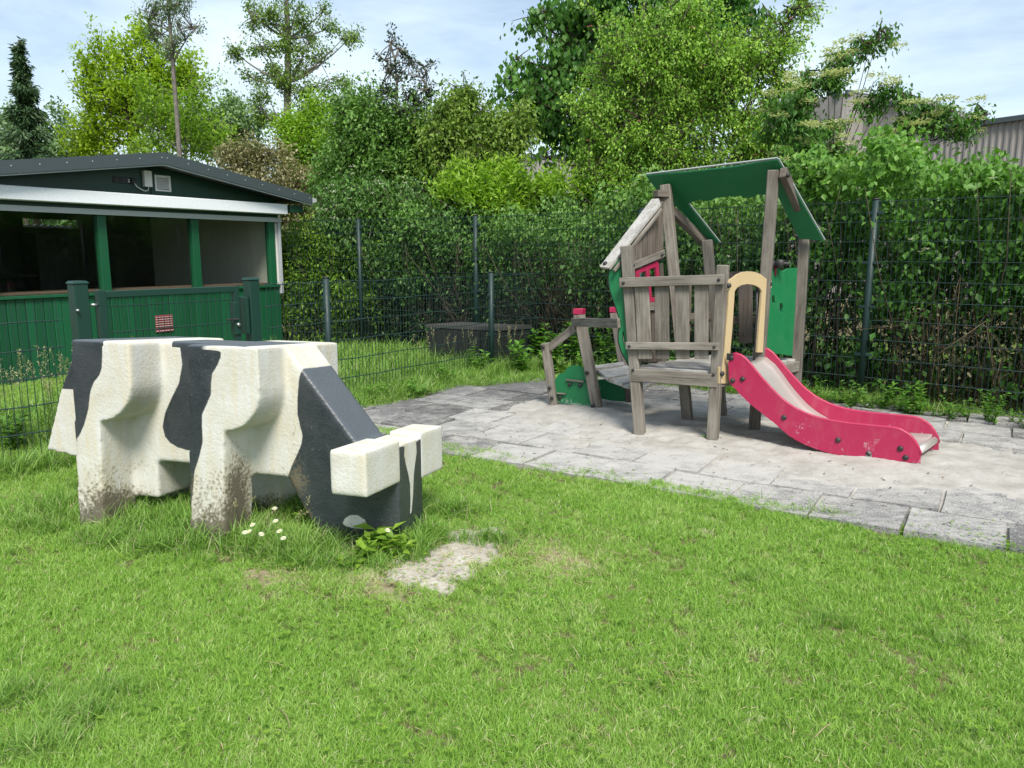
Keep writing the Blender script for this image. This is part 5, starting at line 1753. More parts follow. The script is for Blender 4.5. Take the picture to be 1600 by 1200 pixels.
# --- left: trees behind the hut
def spruce(u, y, vtop, vbot, half, label):
    fx = Vector((AT(u + 1, 160, y).x, y, 0))
    o = empty('spruce_tree', fx, label=label, cat='tree')
    zt, zb = AT(u, vtop, y).z, AT(u, vbot, y).z
    H_ = zt - zb
    Rr = half * y / 1200
    n = 300
    kz = VR.random(n) ** 0.75
    P, D, Ln = [], [], []
    for k in kz:
        a = VR.uniform(0, 6.283)
        r_ = Rr * (0.05 + 0.95 * k ** 1.25) * (0.60 + 0.40 * math.sin(k * 50))
        P.append((fx.x, fx.y, zt - H_ * k))
        D.append((math.cos(a), math.sin(a), -0.10 - 0.22 * k + (0.3 if k < 0.1 else 0)))
        Ln.append(r_ * VR.uniform(0.75, 1.1))
    P, D, Ln = np.array(P), np.array(D), np.array(Ln)
    kk = 60
    s_ = VR.random((n, kk))
    Q = P[:, None] + D[:, None] * (Ln[:, None] * (0.12 + 0.88 * s_ ** 1.3))[:, :, None]
    Q[:, :, 2] += 0.10 * (s_ ** 3) - VR.random((n, kk)) * 0.16
    Q += VR.normal(0, 0.05, Q.shape)
    Q = Q.reshape(-1, 3)
    m_ = len(Q)
    DD = np.repeat(D, kk, 0) + VR.normal(0, 0.5, (m_, 3)) + np.array([0, 0, -0.5])
    L = 0.17 * VR.uniform(0.6, 1.2, m_)
    add_leaves(o, 'crown', Q, DD, L, L * 0.3, VR.random(m_) * 0.9, M['lf_spruce'], flat=0.2)
    link('trunk', tubes_mesh([([fx, fx + up * zt], [0.16, 0.02])], 6), M['bark'], o)
spruce(38, 25, 62, 330, 84, 'dark narrow spruce at the left edge behind the hut')
plant('broadleaf_tree', 'grey green feathery tree beside the spruce at the far left', 'tree', 85, [(95, 225, 30, 42), (112, 235, 20, 30), (8, 205, 26, 44), (0, 240, 45, 30), (70, 250, 40, 18)], 30, 360, 26, 0.16, M['lf_grey'], 0.6, 0.16, 0.15, 0.5, trunk_r=0.12, twigs=0.2)
plant('broadleaf_tree', 'large golden green tree with upright shoots behind the hut ridge', 'tree', 215,
      [(220, 120, 34, 48), (168, 150, 26, 58), (146, 118, 12, 18), (160, 92, 8, 16), (136, 152, 9, 18), (225, 80, 15, 22), (262, 116, 26, 36), (200, 175, 60, 44), (150, 205, 26, 34), (255, 180, 44, 50), (292, 130, 10, 34), (196, 105, 20, 30), (130, 225, 22, 26), (190, 225, 60, 24)],
      26, 820, 24, 0.14, M['lf_yellow'], 1.0, 0.09, 0.0, 2.2, trunk_r=0.2, twigs=0.25, lump=0.3)
plant('broadleaf_tree', 'light lime tree low behind the right half of the hut roof', 'tree', 270, [(290, 190, 34, 50), (240, 200, 34, 44), (312, 150, 14, 34), (320, 215, 34, 34), (275, 225, 60, 26), (225, 160, 22, 34)], 23, 330, 22, 0.11, M['lf_lime'], 0.7, 0.12, 0.1, 0.8,
      trunk_r=0.12, twigs=0.5, bark='bark_grey')
def slender():
    y = 20
    fx = Vector((AT(283, 395, y).x, y, 0))
    pts = [fx] + [AT(u, v, y) for u, v in ((283, 330), (281, 250), (276, 180), (270, 100), (266, 50), (262, 0), (258, -40))]
    plant('slender_tree', 'tall slender tree with bare grey trunk and sparse leaves at the top', 'tree', fx,
          [(240, 20, 17, 22), (262, 8, 20, 16), (292, 18, 14, 20), (250, 58, 18, 18), (285, 52, 15, 16), (232, 40, 8, 12), (268, 85, 14, 14), (270, -25, 30, 26), (300, 45, 5, 14)],
          y, 210, 14, 0.07, M['lf_grey'], 0.42, 0.075, 0.1, 0.9, trunk_r=0.085, twigs=0.9, bark='bark_grey', trunk_path=pts, rin=0.2)
slender()
plant('broadleaf_tree', 'pale grey green tree far behind, right of the hut ridge', 'tree', 365, [(350, 195, 26, 28), (385, 205, 16, 22), (330, 200, 24, 30), (368, 225, 34, 24), (362, 178, 10, 12)], 34, 330, 24, 0.19, M['lf_grey'], 0.7, 0.2, 0.1, 0.5, trunk_r=0.1)
def open_tree():
    y = 21
    fx = Vector((AT(448, 395, y).x, y, 0))
    pts = [fx] + [AT(u, v, y) for u, v in ((449, 300), (448, 210), (449, 130), (450, 60), (447, 0), (444, -50))]
    bl = [(372, 90, 17, 9), (395, 78, 14, 9), (362, 78, 8, 5), (415, 68, 18, 12), (400, 30, 18, 14), (425, 20, 16, 20), (470, 20, 20, 22), (452, -20, 26, 22), (505, 45, 22, 9), (535, 62, 20, 7), (552, 58, 14, 5), (480, 65, 22, 14), (445, 75, 16, 22),
          (420, 110, 22, 12), (395, 122, 18, 10), (472, 100, 24, 16), (505, 95, 20, 12), (412, 150, 24, 14), (405, 178, 20, 12), (450, 140, 20, 26), (490, 140, 28, 16), (520, 128, 16, 9), (548, 142, 8, 18), (470, 178, 26, 14), (505, 170, 22, 16), (535, 175, 20, 18), (430, 188, 14, 10), (388, 10, 8, 12), (505, 18, 8, 9), (440, 45, 14, 14)]
    plant('open_crowned_tree', 'tall open tree with level branches and small leaves right of the hut ridge', 'tree', fx, [(a, b, c * 0.85, d * 0.8) for a, b, c, d in bl], y, 640, 22, 0.078, M['lf_ginkgo'], 0.42, 0.075, 0.1, 0.3, trunk_r=0.15, twigs=0.45,
          bark='bark_grey', trunk_path=pts, rin=0.15, limb_n=1)
open_tree()
plant('flowering_shrub', 'brownish fading flowering shrub behind the right eave of the hut', 'shrub', 430, [(400, 262, 36, 28), (372, 245, 20, 16), (440, 280, 44, 26), (415, 240, 22, 14), (480, 310, 36, 36), (462, 350, 30, 50), (505, 300, 20, 22)], 17.5, 560, 26, 0.085, M['lf_brown'], 0.4, 0.09, 0.05, 0.5,
      trunk_r=0.06, twigs=0.25)
plant('broadleaf_tree', 'bright lime green sapling right of the open crowned tree', 'tree', 472, [(470, 215, 22, 34), (492, 235, 28, 40), (465, 255, 30, 30), (455, 200, 10, 18), (520, 230, 16, 40), (500, 190, 14, 24)], 19, 460, 26, 0.085, M['lf_lime'], 0.5, 0.09, 0.0, 1.0, trunk_r=0.06)

# --- middle group behind the tall fence
def holly():
    y = 14.5
    fx = Vector((AT(625, 395, y).x, y, 0))
    pts = [fx] + [AT(u, v, y) for u, v in ((622, 300), (620, 180), (620, 130), (617, 95), (608, 62))]
    plant('holly_tree', 'dark holly with bare top shoots sticking up above the middle bushes', 'tree', fx,
          [(609, 66, 6, 8), (636, 96, 9, 12), (662, 106, 10, 6), (626, 78, 6, 5), (600, 92, 6, 6), (614, 118, 18, 7), (650, 122, 16, 9), (668, 142, 9, 9), (640, 150, 24, 14), (608, 146, 14, 12), (625, 180, 34, 20), (605, 110, 7, 6), (655, 165, 12, 8)],
          y, 150, 16, 0.065, M['lf_holly'], 0.22, 0.045, 0.0, 0.6, trunk_r=0.045, twigs=0.5, bark='bark_grey', trunk_path=pts, rin=0.1)
holly()
plant('mixed_shrub', 'big dense olive green shrub in the middle behind the fence', 'shrub', 600,
      [(600, 205, 56, 34), (560, 225, 34, 36), (640, 230, 48, 44), (590, 270, 66, 54), (650, 290, 56, 50), (545, 180, 20, 22), (540, 250, 26, 40), (565, 165, 22, 16), (690, 250, 36, 44), (600, 340, 60, 44), (655, 195, 22, 26), (530, 300, 26, 30)],
      14.6, 1500, 28, 0.08, M['lf_olive'], 0.6, 0.09, 0.1, 0.5, trunk_r=0.06, twigs=0.18, limb_n=1)
plant('mixed_shrub', 'yellow green shrub with an arching arm reaching right towards the gap', 'shrub', 720,
      [(722, 165, 20, 18), (735, 150, 14, 9), (706, 185, 26, 20), (690, 215, 30, 26), (770, 200, 36, 16), (805, 188, 22, 10), (812, 206, 12, 16), (745, 225, 40, 26), (790, 222, 34, 18), (720, 260, 50, 30), (700, 170, 8, 8), (760, 250, 26, 16)],
      14.0, 760, 24, 0.078, M['lf_olive2'], 0.55, 0.075, 0.15, 0.4, trunk_r=0.06, twigs=0.3, limb_n=2)
plant('flowering_shrub', 'dark shrub with small white flower heads right of the hut eave', 'shrub', 545,
      [(540, 330, 44, 34), (575, 365, 44, 40), (620, 330, 50, 34), (525, 375, 34, 30), (600, 400, 50, 40), (560, 300, 30, 20), (655, 355, 40, 40)],
      13.4, 900, 26, 0.075, M['lf_dark'], 0.4, 0.09, 0.2, 0.3, trunk_r=0.04, twigs=0.3, flowers=('petal', 90, 0.05, lambda p: p[2] > 1.9), limb_n=2)
plant('low_shrub', 'light green low shrub behind the wire fence next to the hut corner', 'shrub', 485, [(480, 400, 36, 34), (500, 440, 40, 44), (455, 430, 30, 40), (540, 450, 40, 44), (475, 480, 40, 34), (530, 400, 26, 26)], 13.4, 560, 26, 0.07, M['lf_fresh'], 0.4, 0.08, 0.1, 0.6,
      trunk_r=0.03, twigs=0.2)
plant('laurel_bush', 'laurel with upright bright lime new shoots above the middle of the fence', 'shrub', 770,
      [(740, 300, 34, 20), (775, 290, 34, 22), (720, 320, 26, 22), (810, 306, 30, 18), (845, 304, 28, 16), (760, 325, 50, 22), (830, 325, 50, 20), (872, 305, 24, 20), (712, 285, 10, 14), (795, 275, 10, 12)],
      12.6, 560, 22, 0.105, M['lf_lime'], 0.34, 0.055, 0.0, 2.0, wr=0.34, trunk_r=0.04, twigs=0.2, flat=0.1, jit=0.35)
plant('dark_shrub', 'dark leggy shrub with brown stems behind the middle of the tall fence', 'shrub', 760,
      [(720, 350, 50, 34), (790, 345, 50, 34), (850, 340, 44, 34), (900, 350, 44, 40), (760, 385, 60, 34), (690, 385, 50, 44), (840, 385, 60, 40), (650, 400, 34, 50), (920, 390, 40, 44)],
      12.6, 900, 26, 0.075, M['lf_dark'], 0.4, 0.09, 0.2, 0.4, trunk_r=0.04, twigs=0.5, limb_n=3)

# --- big linden and the light green tree in front of it
plant('linden_tree', 'tall deep green linden with drooping round leaves behind the tower', 'tree', 1010,
      [(838, 22, 12, 9), (858, 18, 12, 10), (874, 34, 10, 8), (834, 42, 8, 7), (898, 5, 24, 10), (905, 35, 16, 12), (812, 95, 14, 9), (797, 125, 11, 9), (832, 110, 14, 9), (806, 152, 8, 11), (862, 96, 18, 9), (872, 118, 16, 8), (850, 140, 26, 14), (822, 168, 14, 14), (850, 180, 28, 16), (892, 92, 20, 18), (884, 62, 10, 9),
       (900, 150, 44, 44), (868, 205, 16, 14), (910, 212, 30, 26), (846, 246, 7, 10), (950, 60, 44, 60), (960, -20, 60, 40), (1000, 20, 70, 60), (1050, 80, 60, 70), (1110, 30, 50, 50), (1140, 70, 30, 50), (1000, 130, 80, 70), (850, 60, 8, 8), (1085, 0, 70, 40), (1120, 120, 44, 50), (1150, 15, 16, 24), (1000, 220, 80, 50)],
      15.5, 1250, 26, 0.115, M['lf_linden'], 0.55, 0.09, 0.45, 0.0, wr=0.85, trunk_r=0.22, twigs=0.16, limb_n=1, fine=False)
plant('light_green_tree', 'light green small leaved tree with a few pink blossoms above the tower', 'tree', 1040,
      [(1000, 60, 50, 40), (960, 100, 36, 30), (1050, 60, 60, 44), (1040, 15, 50, 20), (1100, 90, 50, 44), (1010, 120, 60, 40), (950, 165, 34, 24), (1000, 190, 60, 34), (1080, 160, 60, 44), (1140, 140, 44, 44), (1180, 110, 34, 34), (1190, 70, 34, 20), (1215, 40, 34, 14),
       (1235, 15, 26, 10), (1255, 0, 24, 8), (1205, 95, 24, 18), (1165, 185, 50, 44), (1225, 140, 20, 26), (1215, 180, 24, 20), (945, 215, 36, 22), (965, 240, 50, 34), (1050, 240, 70, 40), (1130, 240, 60, 40), (925, 256, 28, 22), (1190, 230, 44, 30), (1000, 290, 70, 34), (1100, 300, 80, 40), (925, 290, 44, 26), (1180, 290, 50, 40)],
      12.8, 2000, 28, 0.060, M['lf_light'], 0.62, 0.055, 0.12, 0.25, trunk_r=0.07, twigs=0.45, limb_n=1, flowers=('pink', 60, 0.035, lambda p: 1.9 < p[2] < 5 and p[1] < 13.2), rin=0.25)
# --- elder with cream umbels
plant('elder_bush', 'elder with arching branches and flat cream flower heads before the grey building', 'shrub', 1270,
      [(1240, 190, 30, 30), (1265, 160, 22, 18), (1290, 130, 16, 14), (1310, 110, 14, 10), (1330, 90, 16, 9), (1355, 68, 18, 9), (1378, 52, 14, 6), (1262, 115, 9, 14), (1266, 205, 26, 24), (1352, 170, 9, 6), (1380, 155, 20, 9), (1405, 143, 16, 7), (1405, 216, 22, 6),
       (1440, 192, 26, 8), (1475, 180, 20, 7), (1450, 172, 14, 6), (1400, 236, 36, 10), (1310, 250, 40, 16), (1250, 240, 34, 30), (1300, 280, 50, 30), (1250, 300, 30, 40), (1500, 190, 26, 6), (1535, 184, 16, 5), (1460, 205, 30, 9)],
      10.9, 760, 20, 0.08, M['lf_elder'], 0.28, 0.05, 0.15, 0.15, wr=0.42, trunk_r=0.045, twigs=0.4, limb_n=1, flowers=('cream', 120, 0.115, lambda p: p[2] > 2.6), rin=0.15)

# --- hedge along the tall fence, right of the tower
def fence_hedge(name, label, a, b, d0, d1, h0, h1, n, leaf, mat, stems, wr=0.55, droop=0.7, lowthin=0.5, flowers=0, fine=False, cluster=9, ftop=None):
    a, b = np.array([a.x, a.y]), np.array([b.x, b.y])
    d = (b - a) / np.linalg.norm(b - a)
    nn_ = np.array([d[1], -d[0]])
    if nn_[1] < 0: nn_ = -nn_
    o = empty(name, Vector((*((a + b) / 2 + nn_ * (d0 + d1) / 2), 0)), label=label, cat='hedge')
    m_ = n // cluster
    tt = VR.random(m_)
    Lh = np.linalg.norm(b - a)
    top = h0 + (h1 - h0) * tt + 0.22 * np.sin(tt * Lh * 2.6) + 0.14 * np.sin(tt * Lh * 7.7 + 1)
    # a third on the face, the rest through the depth and over the top
    dep = d0 + (d1 - d0) * np.where(VR.random(m_) < 0.55, VR.random(m_) ** 3, VR.random(m_))
    dep += 0.12 * np.sin(tt * Lh * 4.7) + 0.08 * np.sin(tt * Lh * 11 + 2)
    zz = top * (1 - (1 - lowthin) * 0 - VR.random(m_) ** 1.5 * 1.0)
    low = (zz < 1.0) & (VR.random(m_) < lowthin)
    zz[low] = top[low] * VR.uniform(0.5, 1.0, low.sum())
    X_ = tt * Lh
    lumpy = np.sin(X_ * 5.3 + zz * 2.1) * np.cos(zz * 5.9 - X_ * 1.3 + 1) + 0.6 * np.sin(X_ * 11.7 + 2) * np.sin(zz * 10.3 + X_ * 2)
    keep_ = (VR.random(m_) < np.clip(0.62 + 0.75 * lumpy, 0.10, 1)) | (dep > d0 + 0.5 * (d1 - d0))
    dep = np.where(dep < d0 + 0.5, dep + 0.16 * np.clip(-lumpy, 0, 1), dep)
    tt, zz, dep, top = tt[keep_], zz[keep_], dep[keep_], top[keep_]
    m_ = len(tt)
    C = np.column_stack([a[0] + (b - a)[0] * tt + nn_[0] * dep, a[1] + (b - a)[1] * tt + nn_[1] * dep, zz])
    P = np.repeat(C, cluster, 0) + VR.normal(0, 0.085, (m_ * cluster, 3))
    P = P[P[:, 2] > 0.04]
    k = len(P)
    D = VR.normal(0, 0.75, (k, 3)) - np.array([nn_[0], nn_[1], 0]) * 0.6
    L = leaf * VR.uniform(0.6, 1.3, k)
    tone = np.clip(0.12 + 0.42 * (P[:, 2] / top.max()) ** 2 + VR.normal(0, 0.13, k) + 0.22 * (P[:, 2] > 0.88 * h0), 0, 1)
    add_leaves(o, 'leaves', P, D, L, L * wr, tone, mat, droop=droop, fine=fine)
    paths = []
    for i in range(stems):
        t_ = VR.random()
        dd_ = VR.uniform(d0, d0 + (d1 - d0) * 0.7)
        p = np.array([*(a + (b - a) * t_ + nn_ * dd_), 0.0])
        hh_ = VR.uniform(0.8, 0.95) * (h0 + (h1 - h0) * t_)
        l_ = VR.normal(0, 0.38, 2)
        w_ = VR.normal(0, 0.07, (3, 3))
        q1, q2, q3 = p + np.array([l_[0] * 0.2, l_[1] * 0.2, hh_ * 0.3]) + w_[0], p + np.array([l_[0] * 0.5, l_[1] * 0.5, hh_ * 0.62]) + w_[1], p + np.array([l_[0], l_[1], hh_])
        paths.append(([Vector(p), Vector(q1), Vector(q2), Vector(q3)], [VR.uniform(0.007, 0.015), 0.008, 0.006, 0.003]))
        for q in range(2):
            e_ = q1 + VR.normal(0, 0.28, 3) + np.array([0, 0, 0.35])
            paths.append(([Vector(q1), Vector((q1 + e_) / 2 + np.array([0, 0, 0.03])), Vector(e_)], [0.005, 0.004, 0.002]))
    link('stems', tubes_mesh(paths, 4), M['bark'], o)
    TRIS[0] += len(paths) * 20
    if flowers:
        idx = VR.choice(np.nonzero((dep < d0 + 0.35 * (d1 - d0)) & (zz > 0.7))[0], flowers)
        Q, QD = [], []
        for i in idx:
            c_ = C[i] - np.array([nn_[0], nn_[1], 0]) * 0.12 + np.array([0, 0, 0.04])
            kf = 12
            aa = VR.random(kf) * 6.28
            rr = 0.030 * np.sqrt(VR.random(kf))
            Q.append(c_ + np.column_stack([np.cos(aa) * rr, np.sin(aa) * rr, VR.normal(0, 0.006, kf)]))
            QD.append(np.column_stack([np.cos(aa), np.sin(aa), np.full(kf, 0.7)]))
        Q, QD = np.vstack(Q), np.vstack(QD)
        LL = np.full(len(Q), 0.02)
        add_leaves(o, 'blossom', Q, QD, LL, LL * 0.9, VR.random(len(Q)), M['petal'], flat=0.8)
    return o
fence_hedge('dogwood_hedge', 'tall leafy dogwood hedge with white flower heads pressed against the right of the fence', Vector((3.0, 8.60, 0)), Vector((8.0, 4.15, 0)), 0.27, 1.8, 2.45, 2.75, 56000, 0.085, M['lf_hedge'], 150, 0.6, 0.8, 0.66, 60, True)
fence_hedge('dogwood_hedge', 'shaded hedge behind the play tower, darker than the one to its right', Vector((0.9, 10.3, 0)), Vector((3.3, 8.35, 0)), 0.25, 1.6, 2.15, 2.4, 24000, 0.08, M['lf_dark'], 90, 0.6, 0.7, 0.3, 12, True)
fence_hedge('privet_hedge', 'dark hedge with thin upright stems behind the storage box', Vector((-2.3, 12.45, 0)), Vector((1.2, 10.1, 0)), 0.22, 1.8, 1.95, 1.9, 26000, 0.07, M['lf_dark'], 230, 0.5, 0.5, 0.62, 0, False)
fence_hedge('privet_hedge', 'green bushy hedge between the hut corner and the second fence post', Vector((-4.4, 13.0, 0)), Vector((-2.2, 12.6, 0)), 0.3, 2.4, 1.7, 2.0, 14000, 0.075, M['lf_fresh'], 60, 0.5, 0.4, 0.0, 0, False)

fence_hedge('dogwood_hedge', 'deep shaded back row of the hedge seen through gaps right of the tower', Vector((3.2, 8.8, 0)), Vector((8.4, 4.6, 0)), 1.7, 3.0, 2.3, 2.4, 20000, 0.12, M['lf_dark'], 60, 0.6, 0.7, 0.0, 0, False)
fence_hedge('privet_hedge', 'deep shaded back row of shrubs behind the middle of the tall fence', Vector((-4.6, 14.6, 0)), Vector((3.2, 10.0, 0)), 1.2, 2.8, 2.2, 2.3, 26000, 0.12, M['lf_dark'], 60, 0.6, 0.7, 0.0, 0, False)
# --- dry brambles low behind the right part of the fence
def bramble():
    o = empty('bramble', Vector((5.4, 6.75, 0)), label='brown dry bramble tangle low behind the right end of the fence', cat='bramble')
    paths = []
    for i in range(170):
        t_ = VR.random()
        a = np.array([3.9, 8.05, 0]) * (1 - t_) + np.array([7.2, 5.1, 0]) * t_ + np.array([0.09, 0.08, 0]) * VR.uniform(0, 3)
        l_ = VR.normal(0, 0.35, 2)
        hgt = VR.uniform(0.5, 1.35)
        paths.append(([Vector(a), Vector(a + np.array([l_[0] * 0.5, l_[1] * 0.5, hgt])), Vector(a + np.array([l_[0] * 1.3, l_[1], hgt * VR.uniform(0.5, 1.0)]))], [0.006, 0.005, 0.002]))
    link('stems', tubes_mesh(paths, 4), M['twig'], o)
    n = 2600
    t_ = VR.random(n)
    P = np.array([3.9, 8.1, 0]) * (1 - t_[:, None]) + np.array([7.2, 5.15, 0]) * t_[:, None]
    P += np.column_stack([VR.uniform(0, 0.3, n), VR.uniform(0, 0.3, n), np.abs(VR.normal(0.6, 0.3, n))])
    add_leaves(o, 'leaves', P, VR.normal(0, 1, (n, 3)), np.full(n, 0.05), np.full(n, 0.03), VR.random(n) * 0.8, M['lf_brown'], droop=0.5)
bramble()

# --- weeds at the foot of the fences and by the cow: leafy plants one can count
def weed(x, y, h, n_stem, leaf, mat, name, label, cat='weed', group=None, spread=0.12, broad=0.55):
    o = empty(name, Vector((x, y, 0)), label=label, cat=cat, group=group)
    P, D, paths = [], [], []
    for s in range(n_stem):
        a = VR.uniform(0, 6.283)
        lean = spread * VR.uniform(0.4, 1.4)
        hh_ = h * VR.uniform(0.55, 1.05)
        tip = np.array([x + math.cos(a) * lean, y + math.sin(a) * lean, hh_])
        base = np.array([x, y, -0.01]) + VR.normal(0, 0.015, 3) * [1, 1, 0]
        if h > 0.08: paths.append(([Vector(base), Vector((base + tip) / 2 + np.array([0, 0, hh_ * 0.08])), Vector(tip)], [0.0035, 0.003, 0.0015]))
        k = max(3, int(hh_ / (leaf * 0.42))) if h > 0.08 else 1
        for q in range(k):
            f = (q + 0.6) / k
            for sd_ in (-1, 1):
                P.append(base + (tip - base) * f)
                aa = a + sd_ * 1.3 + q * 1.1 + VR.normal(0, 0.3)
                D.append((math.cos(aa), math.sin(aa), VR.uniform(0.0, 0.7)))
    P, D = np.array(P), np.array(D)
    L = leaf * VR.uniform(0.7, 1.25, len(P))
    add_leaves(o, 'leaves', P, D, L, L * broad, VR.uniform(0.1, 0.9, len(P)), mat, fine=True, flat=0.7)
    if paths: link('stem', tubes_mesh(paths, 4), M['lf_fresh'], o)
    return o
GW = 'leafy weeds along the foot of the fences'
for i in range(46):
    t_ = (i + VR.uniform(0.1, 0.9)) / 46
    base = np.array([0.75, 10.15]) * (1 - t_) + np.array([3.6, 7.85]) * t_ if t_ < 0 else None
    if i < 17:
        k = (i + VR.random()) / 17
        p = np.array([0.8, 10.1]) * (1 - k) + np.array([3.5, 7.9]) * k
    else:
        k = (i - 17 + VR.random()) / 29
        p = np.array([3.5, 7.9]) * (1 - k) + np.array([6.1, 5.65]) * k
    p = p - np.array([0.5, 0.6]) * VR.uniform(0.05, 0.42)
    weed(p[0], p[1], VR.uniform(0.08, 0.34), int(VR.integers(3, 7)), VR.uniform(0.035, 0.07), M['lf_hedge'] if VR.random() < 0.75 else M['lf_dark'], 'weed', 'small leafy weed among many at the foot of the tall fence', group=GW, spread=0.13)
for u, v, h, nn2, lf_, lab in ((648, 622, 0.20, 6, 0.09, 'leafy weed at the foot of the low fence, nearest the cow'), (700, 600, 0.24, 6, 0.08, 'leafy weed under the low fence midway to its last post'), (745, 588, 0.38, 8, 0.09, 'bushy weed just left of the last low fence post'),
                             (590, 628, 0.22, 6, 0.08, 'leafy weed by the low fence right above the cow neck'), (815, 586, 0.45, 9, 0.11, 'broad leaved weed in front of the storage box'), (860, 585, 0.55, 10, 0.10, 'tall leafy weed beside the left post of the side deck'),
                             (900, 575, 0.62, 10, 0.10, 'tall leafy weed behind the cloud board'), (955, 580, 0.6, 10, 0.09, 'leafy weed behind the side deck planks'), (25, 700, 0.32, 8, 0.085, 'broad leafy weed at the foot of the left low fence'),
                             (930, 570, 0.5, 8, 0.09, 'leafy weed between the deck posts, back by the fence'), (840, 570, 0.6, 9, 0.12, 'weed with large leaves at the right corner of the storage box'), (1105, 697, 0.09, 5, 0.05, 'small green weed sprouting from the sand at a tower leg')):
    g = G(u, v)
    weed(g.x, g.y, h, nn2, lf_, M['lf_hedge'], 'weed', lab, spread=0.16 if h > 0.1 else 0.07)
# dock and dandelion leaves under the cow head
for u, v, h, n2, lf_, br_, lab in ((600, 858, 0.13, 8, 0.11, 0.42, 'broad leaved dock plant under the nose of the cow'), (570, 872, 0.10, 8, 0.075, 0.45, 'leafy rosette at the chin of the cow'), (622, 868, 0.10, 7, 0.08, 0.42, 'leafy plant at the edge of the bare sand patch'),
                                   (545, 885, 0.07, 6, 0.06, 0.5, 'low leafy rosette below the cow nostril'), (485, 822, 0.13, 5, 0.05, 0.5, 'small leafy sprig left of the cow neck')):
    g = G(u, v)
    weed(g.x, g.y, h, n2, lf_, M['lf_fresh'], 'leafy_plant', lab, 'plant', spread=0.08, broad=br_)

# --- daisies
def daisy(u, v, h, label, group):
    g = G(u, v)
    o = empty('daisy', g, label=label, cat='daisy', group=group)
    g = Vector((g.x, g.y, 0))
    tip = g + Vector((VR.normal(0, 0.015), VR.normal(0, 0.015), h))
    link('stem', tubes_mesh([([g, (g + tip) / 2 + Vector((0.004, 0, 0)), tip], 0.0012)], 4), M['lf_fresh'], o)
    k = 14
    a = np.arange(k) * 2 * math.pi / k
    tilt = np.array([VR.normal(0, 0.3), -0.5, 0])
    D = np.column_stack([np.cos(a), np.sin(a), np.full(k, 0.15)])
    D[:, 2] += D @ tilt * -0.6
    P = np.array(tip) + D * 0.003
    add_leaves(o, 'petals', P, D, np.full(k, 0.0150), np.full(k, 0.0075), VR.random(k), M['petal'], flat=0.9)
    bm = bmesh.new()
    bmesh.ops.create_uvsphere(bm, u_segments=8, v_segments=5, radius=0.0042)
    me = bpy.data.meshes.new('flower_centre')
    bm.to_mesh(me); bm.free()
    me.transform(Matrix.Translation(tip + Vector((0, -0.001, 0.002))))
    link('flower_centre', me, M['yolk'], o)
for u, v in ((382, 850), (396, 838), (408, 852), (438, 830), (428, 846), (437, 808), (452, 858), (393, 848)):
    daisy(u, v + 30, 0.165, 'white daisy in the clump between the cow front leg and its neck', 'daisies by the cow front leg')
daisy(611, 872, 0.15, 'single white daisy right under the cow nose', None)
for u, v in ((850, 585), (1248, 872), (540, 925)):
    pass
# --- fallen twigs, dry blades on the lawn
def twig(u, v, du, dv, label):
    a, b = G(u, v, 0.035), G(u + du, v + dv, 0.045)
    link('twig', tubes_mesh([(bez(a, b, (0.01, 0.01, 0.01), 5), [0.002, 0.0022, 0.002, 0.0016, 0.001])], 5), M['straw'], None, label=label, cat='twig')
twig(1273, 1152, 26, -22, 'thin pale twig lying in the lawn at the lower right')
twig(1030, 1030, 22, 40, 'thin bent dry stem in the middle of the lawn')
twig(412, 1034, 36, 10, 'thin pale stalk lying in the lawn below the cow')
twig(437, 1108, 16, 30, 'short reddish dry stalk at the lower left of the lawn')
def straw():
    P, D = [], []
    for u, v, rx, ry, n in ((870, 875, 0.26, 0.17, 620), (600, 915, 0.26, 0.16, 420), (690, 875, 0.26, 0.16, 420), (440, 905, 0.2, 0.12, 220), (760, 830, 0.2, 0.1, 160), (520, 862, 0.15, 0.08, 140), (350, 865, 0.12, 0.06, 80), (1045, 1060, 0.1, 0.06, 40)):
        g = G(u, v)
        q = np.column_stack([VR.normal(g.x, rx, n), VR.normal(g.y, ry, n), VR.uniform(0.0, 0.022, n)])
        P.append(q)
    n = 2600
    y = 1.8 + 4.5 * VR.random(n) ** 1.3
    P.append(np.column_stack([VR.uniform(-0.72, 0.72, n) * y, y, VR.uniform(0.0, 0.03, n)]))
    P = np.vstack(P)
    P = P[~inpoly(P, PAVE)]
    n = len(P)
    a = VR.random(n) * 6.283
    D = np.column_stack([np.cos(a), np.sin(a), VR.normal(0, 0.25, n)])
    me = leaf_mesh('straw', P, D, VR.uniform(0.02, 0.055, n), np.full(n, 0.0028), VR.random(n), M['straw'], flat=0.9)
    link('dry_straw', me, None, None, kind='stuff', label='scraps of dry straw lying in the worn parts of the lawn')
straw()
def litter():
    n = 2600
    P = np.column_stack([VR.uniform(-1.6, 6.2, n), VR.uniform(3.2, 9.3, n)])
    P = P[inpoly(P, PAVE)]
    P = P[VR.random(len(P)) < 0.35 + 0.65 * (dpoly(P, PAVE) < 0.35)]
    n = len(P)
    hz = np.interp(P[:, 0], [0, 1], [0, 0])
    ix = np.clip(((P[:, 0] - xs[0]) / (xs[1] - xs[0])).astype(int), 0, NX - 1)
    iy = np.clip(((P[:, 1] - ys[0]) / (ys[1] - ys[0])).astype(int), 0, NY - 1)
    zz = np.maximum(SANDH[iy, ix], 0.022) + 0.006
    a = VR.random(n) * 6.283
    D = np.column_stack([np.cos(a), np.sin(a), VR.normal(0, 0.15, n)])
    L = VR.uniform(0.008, 0.032, n)
    me = leaf_mesh('litter', np.column_stack([P, zz]), D, L, L * 0.5, VR.random(n), M['litter'], flat=0.9)
    link('leaf_litter', me, None, None, kind='stuff', label='crumbs of dry leaves and bark on the sand and slabs')
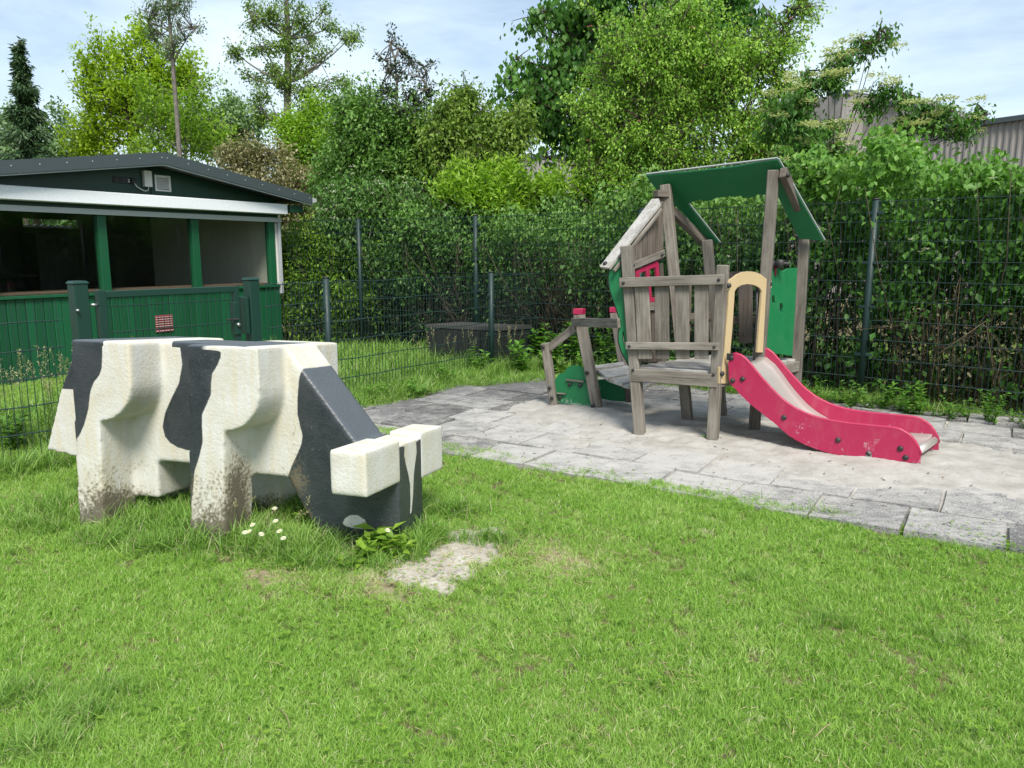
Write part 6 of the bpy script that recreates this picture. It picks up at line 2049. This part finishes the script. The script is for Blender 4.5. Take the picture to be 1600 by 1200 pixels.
M['litter'] = leafmat('dry_leaf_crumbs', (0.06, 0.045, 0.03), (0.22, 0.17, 0.10), None, 0.05, 0.9)
litter()
def clover():
    cen = lawn_points(1.7, 6.0, 7)
    P = np.repeat(cen, 14, 0) + VR.normal(0, 0.11, (len(cen) * 14, 2))
    n = len(P)
    c3 = np.column_stack([P, VR.uniform(0.025, 0.05, n)])
    Q = np.repeat(c3, 3, 0)
    a = np.repeat(VR.random(n) * 6.283, 3) + np.tile([0, 2.09, 4.19], n)
    D = np.column_stack([np.cos(a), np.sin(a), np.full(3 * n, 0.25)])
    me = leaf_mesh('clover', Q, D, np.full(3 * n, 0.014), np.full(3 * n, 0.012), np.repeat(VR.random(n), 3) * 0.7, M['lf_fresh'], flat=0.9)
    link('clover', me, None, None, kind='stuff', label='patches of small clover leaves growing through the lawn')
clover()
# seed heads of the tall grass by the hut and the container
def seedheads(name, region, n, h, label):
    o_paths, P, D = [], [], []
    for i in range(n):
        x, y = region()
        hh_ = h * VR.uniform(0.7, 1.15)
        l_ = VR.normal(0, 0.06, 2)
        tip = np.array([x + l_[0], y + l_[1], hh_])
        o_paths.append(([Vector((x, y, 0)), Vector((x + l_[0] * 0.3, y + l_[1] * 0.3, hh_ * 0.6)), Vector(tip)], [0.0022, 0.0016, 0.001]))
        for q in range(16):
            f = q / 15
            p = tip - np.array([l_[0] * 0.4, l_[1] * 0.4, hh_ * 0.4]) * 0.45 * (1 - f)
            a = VR.uniform(0, 6.28)
            P.append(p + VR.normal(0, 0.004, 3)); D.append((math.cos(a), math.sin(a), 0.9))
    P, D = np.array(P), np.array(D)
    me1 = leaf_mesh('seed', P, D, np.full(len(P), 0.018 if h < 0.5 else 0.026), np.full(len(P), 0.004 if h < 0.5 else 0.007), VR.random(len(P)), M['seed'])
    o = link(name, me1, None, None, kind='stuff', label=label)
    s = link('stalks', tubes_mesh(o_paths, 3), M['grass_stalk'], o)
M['grass_stalk'] = leafmat('grass_stalk', (0.16, 0.21, 0.07), (0.28, 0.30, 0.12))
seedheads('seed_grass', lambda: (lambda t_: (-3.9 + 0.9 * t_ + VR.normal(0, 0.1) - 0.2, 5.35 + 1.1 * t_ + VR.normal(0, 0.15) + 0.4))(VR.random()), 90, 0.72, 'tall flowering grass between the low fence and the hut')
seedheads('seed_grass', lambda: (VR.uniform(-1.35, 0.1), VR.uniform(9.8, 10.1)), 30, 0.55, 'tall flowering grass in front of the storage box')
seedheads('seed_grass', lambda: (lambda t_: (-2.8 + 0.6 * t_ + VR.normal(0, 0.05), 4.2 + VR.normal(0, 0.1)))(VR.random()), 5, 0.2, 'thin flowering stalks beside the cow')
seedheads('seed_grass', lambda: (VR.uniform(-1.7, -1.0), VR.uniform(3.95, 4.1)), 9, 0.22, 'thin flowering stalks between the cow legs')
print('TRIS', TRIS[0], 'LAWN', N_LAWN, 'SLABS', nsl)
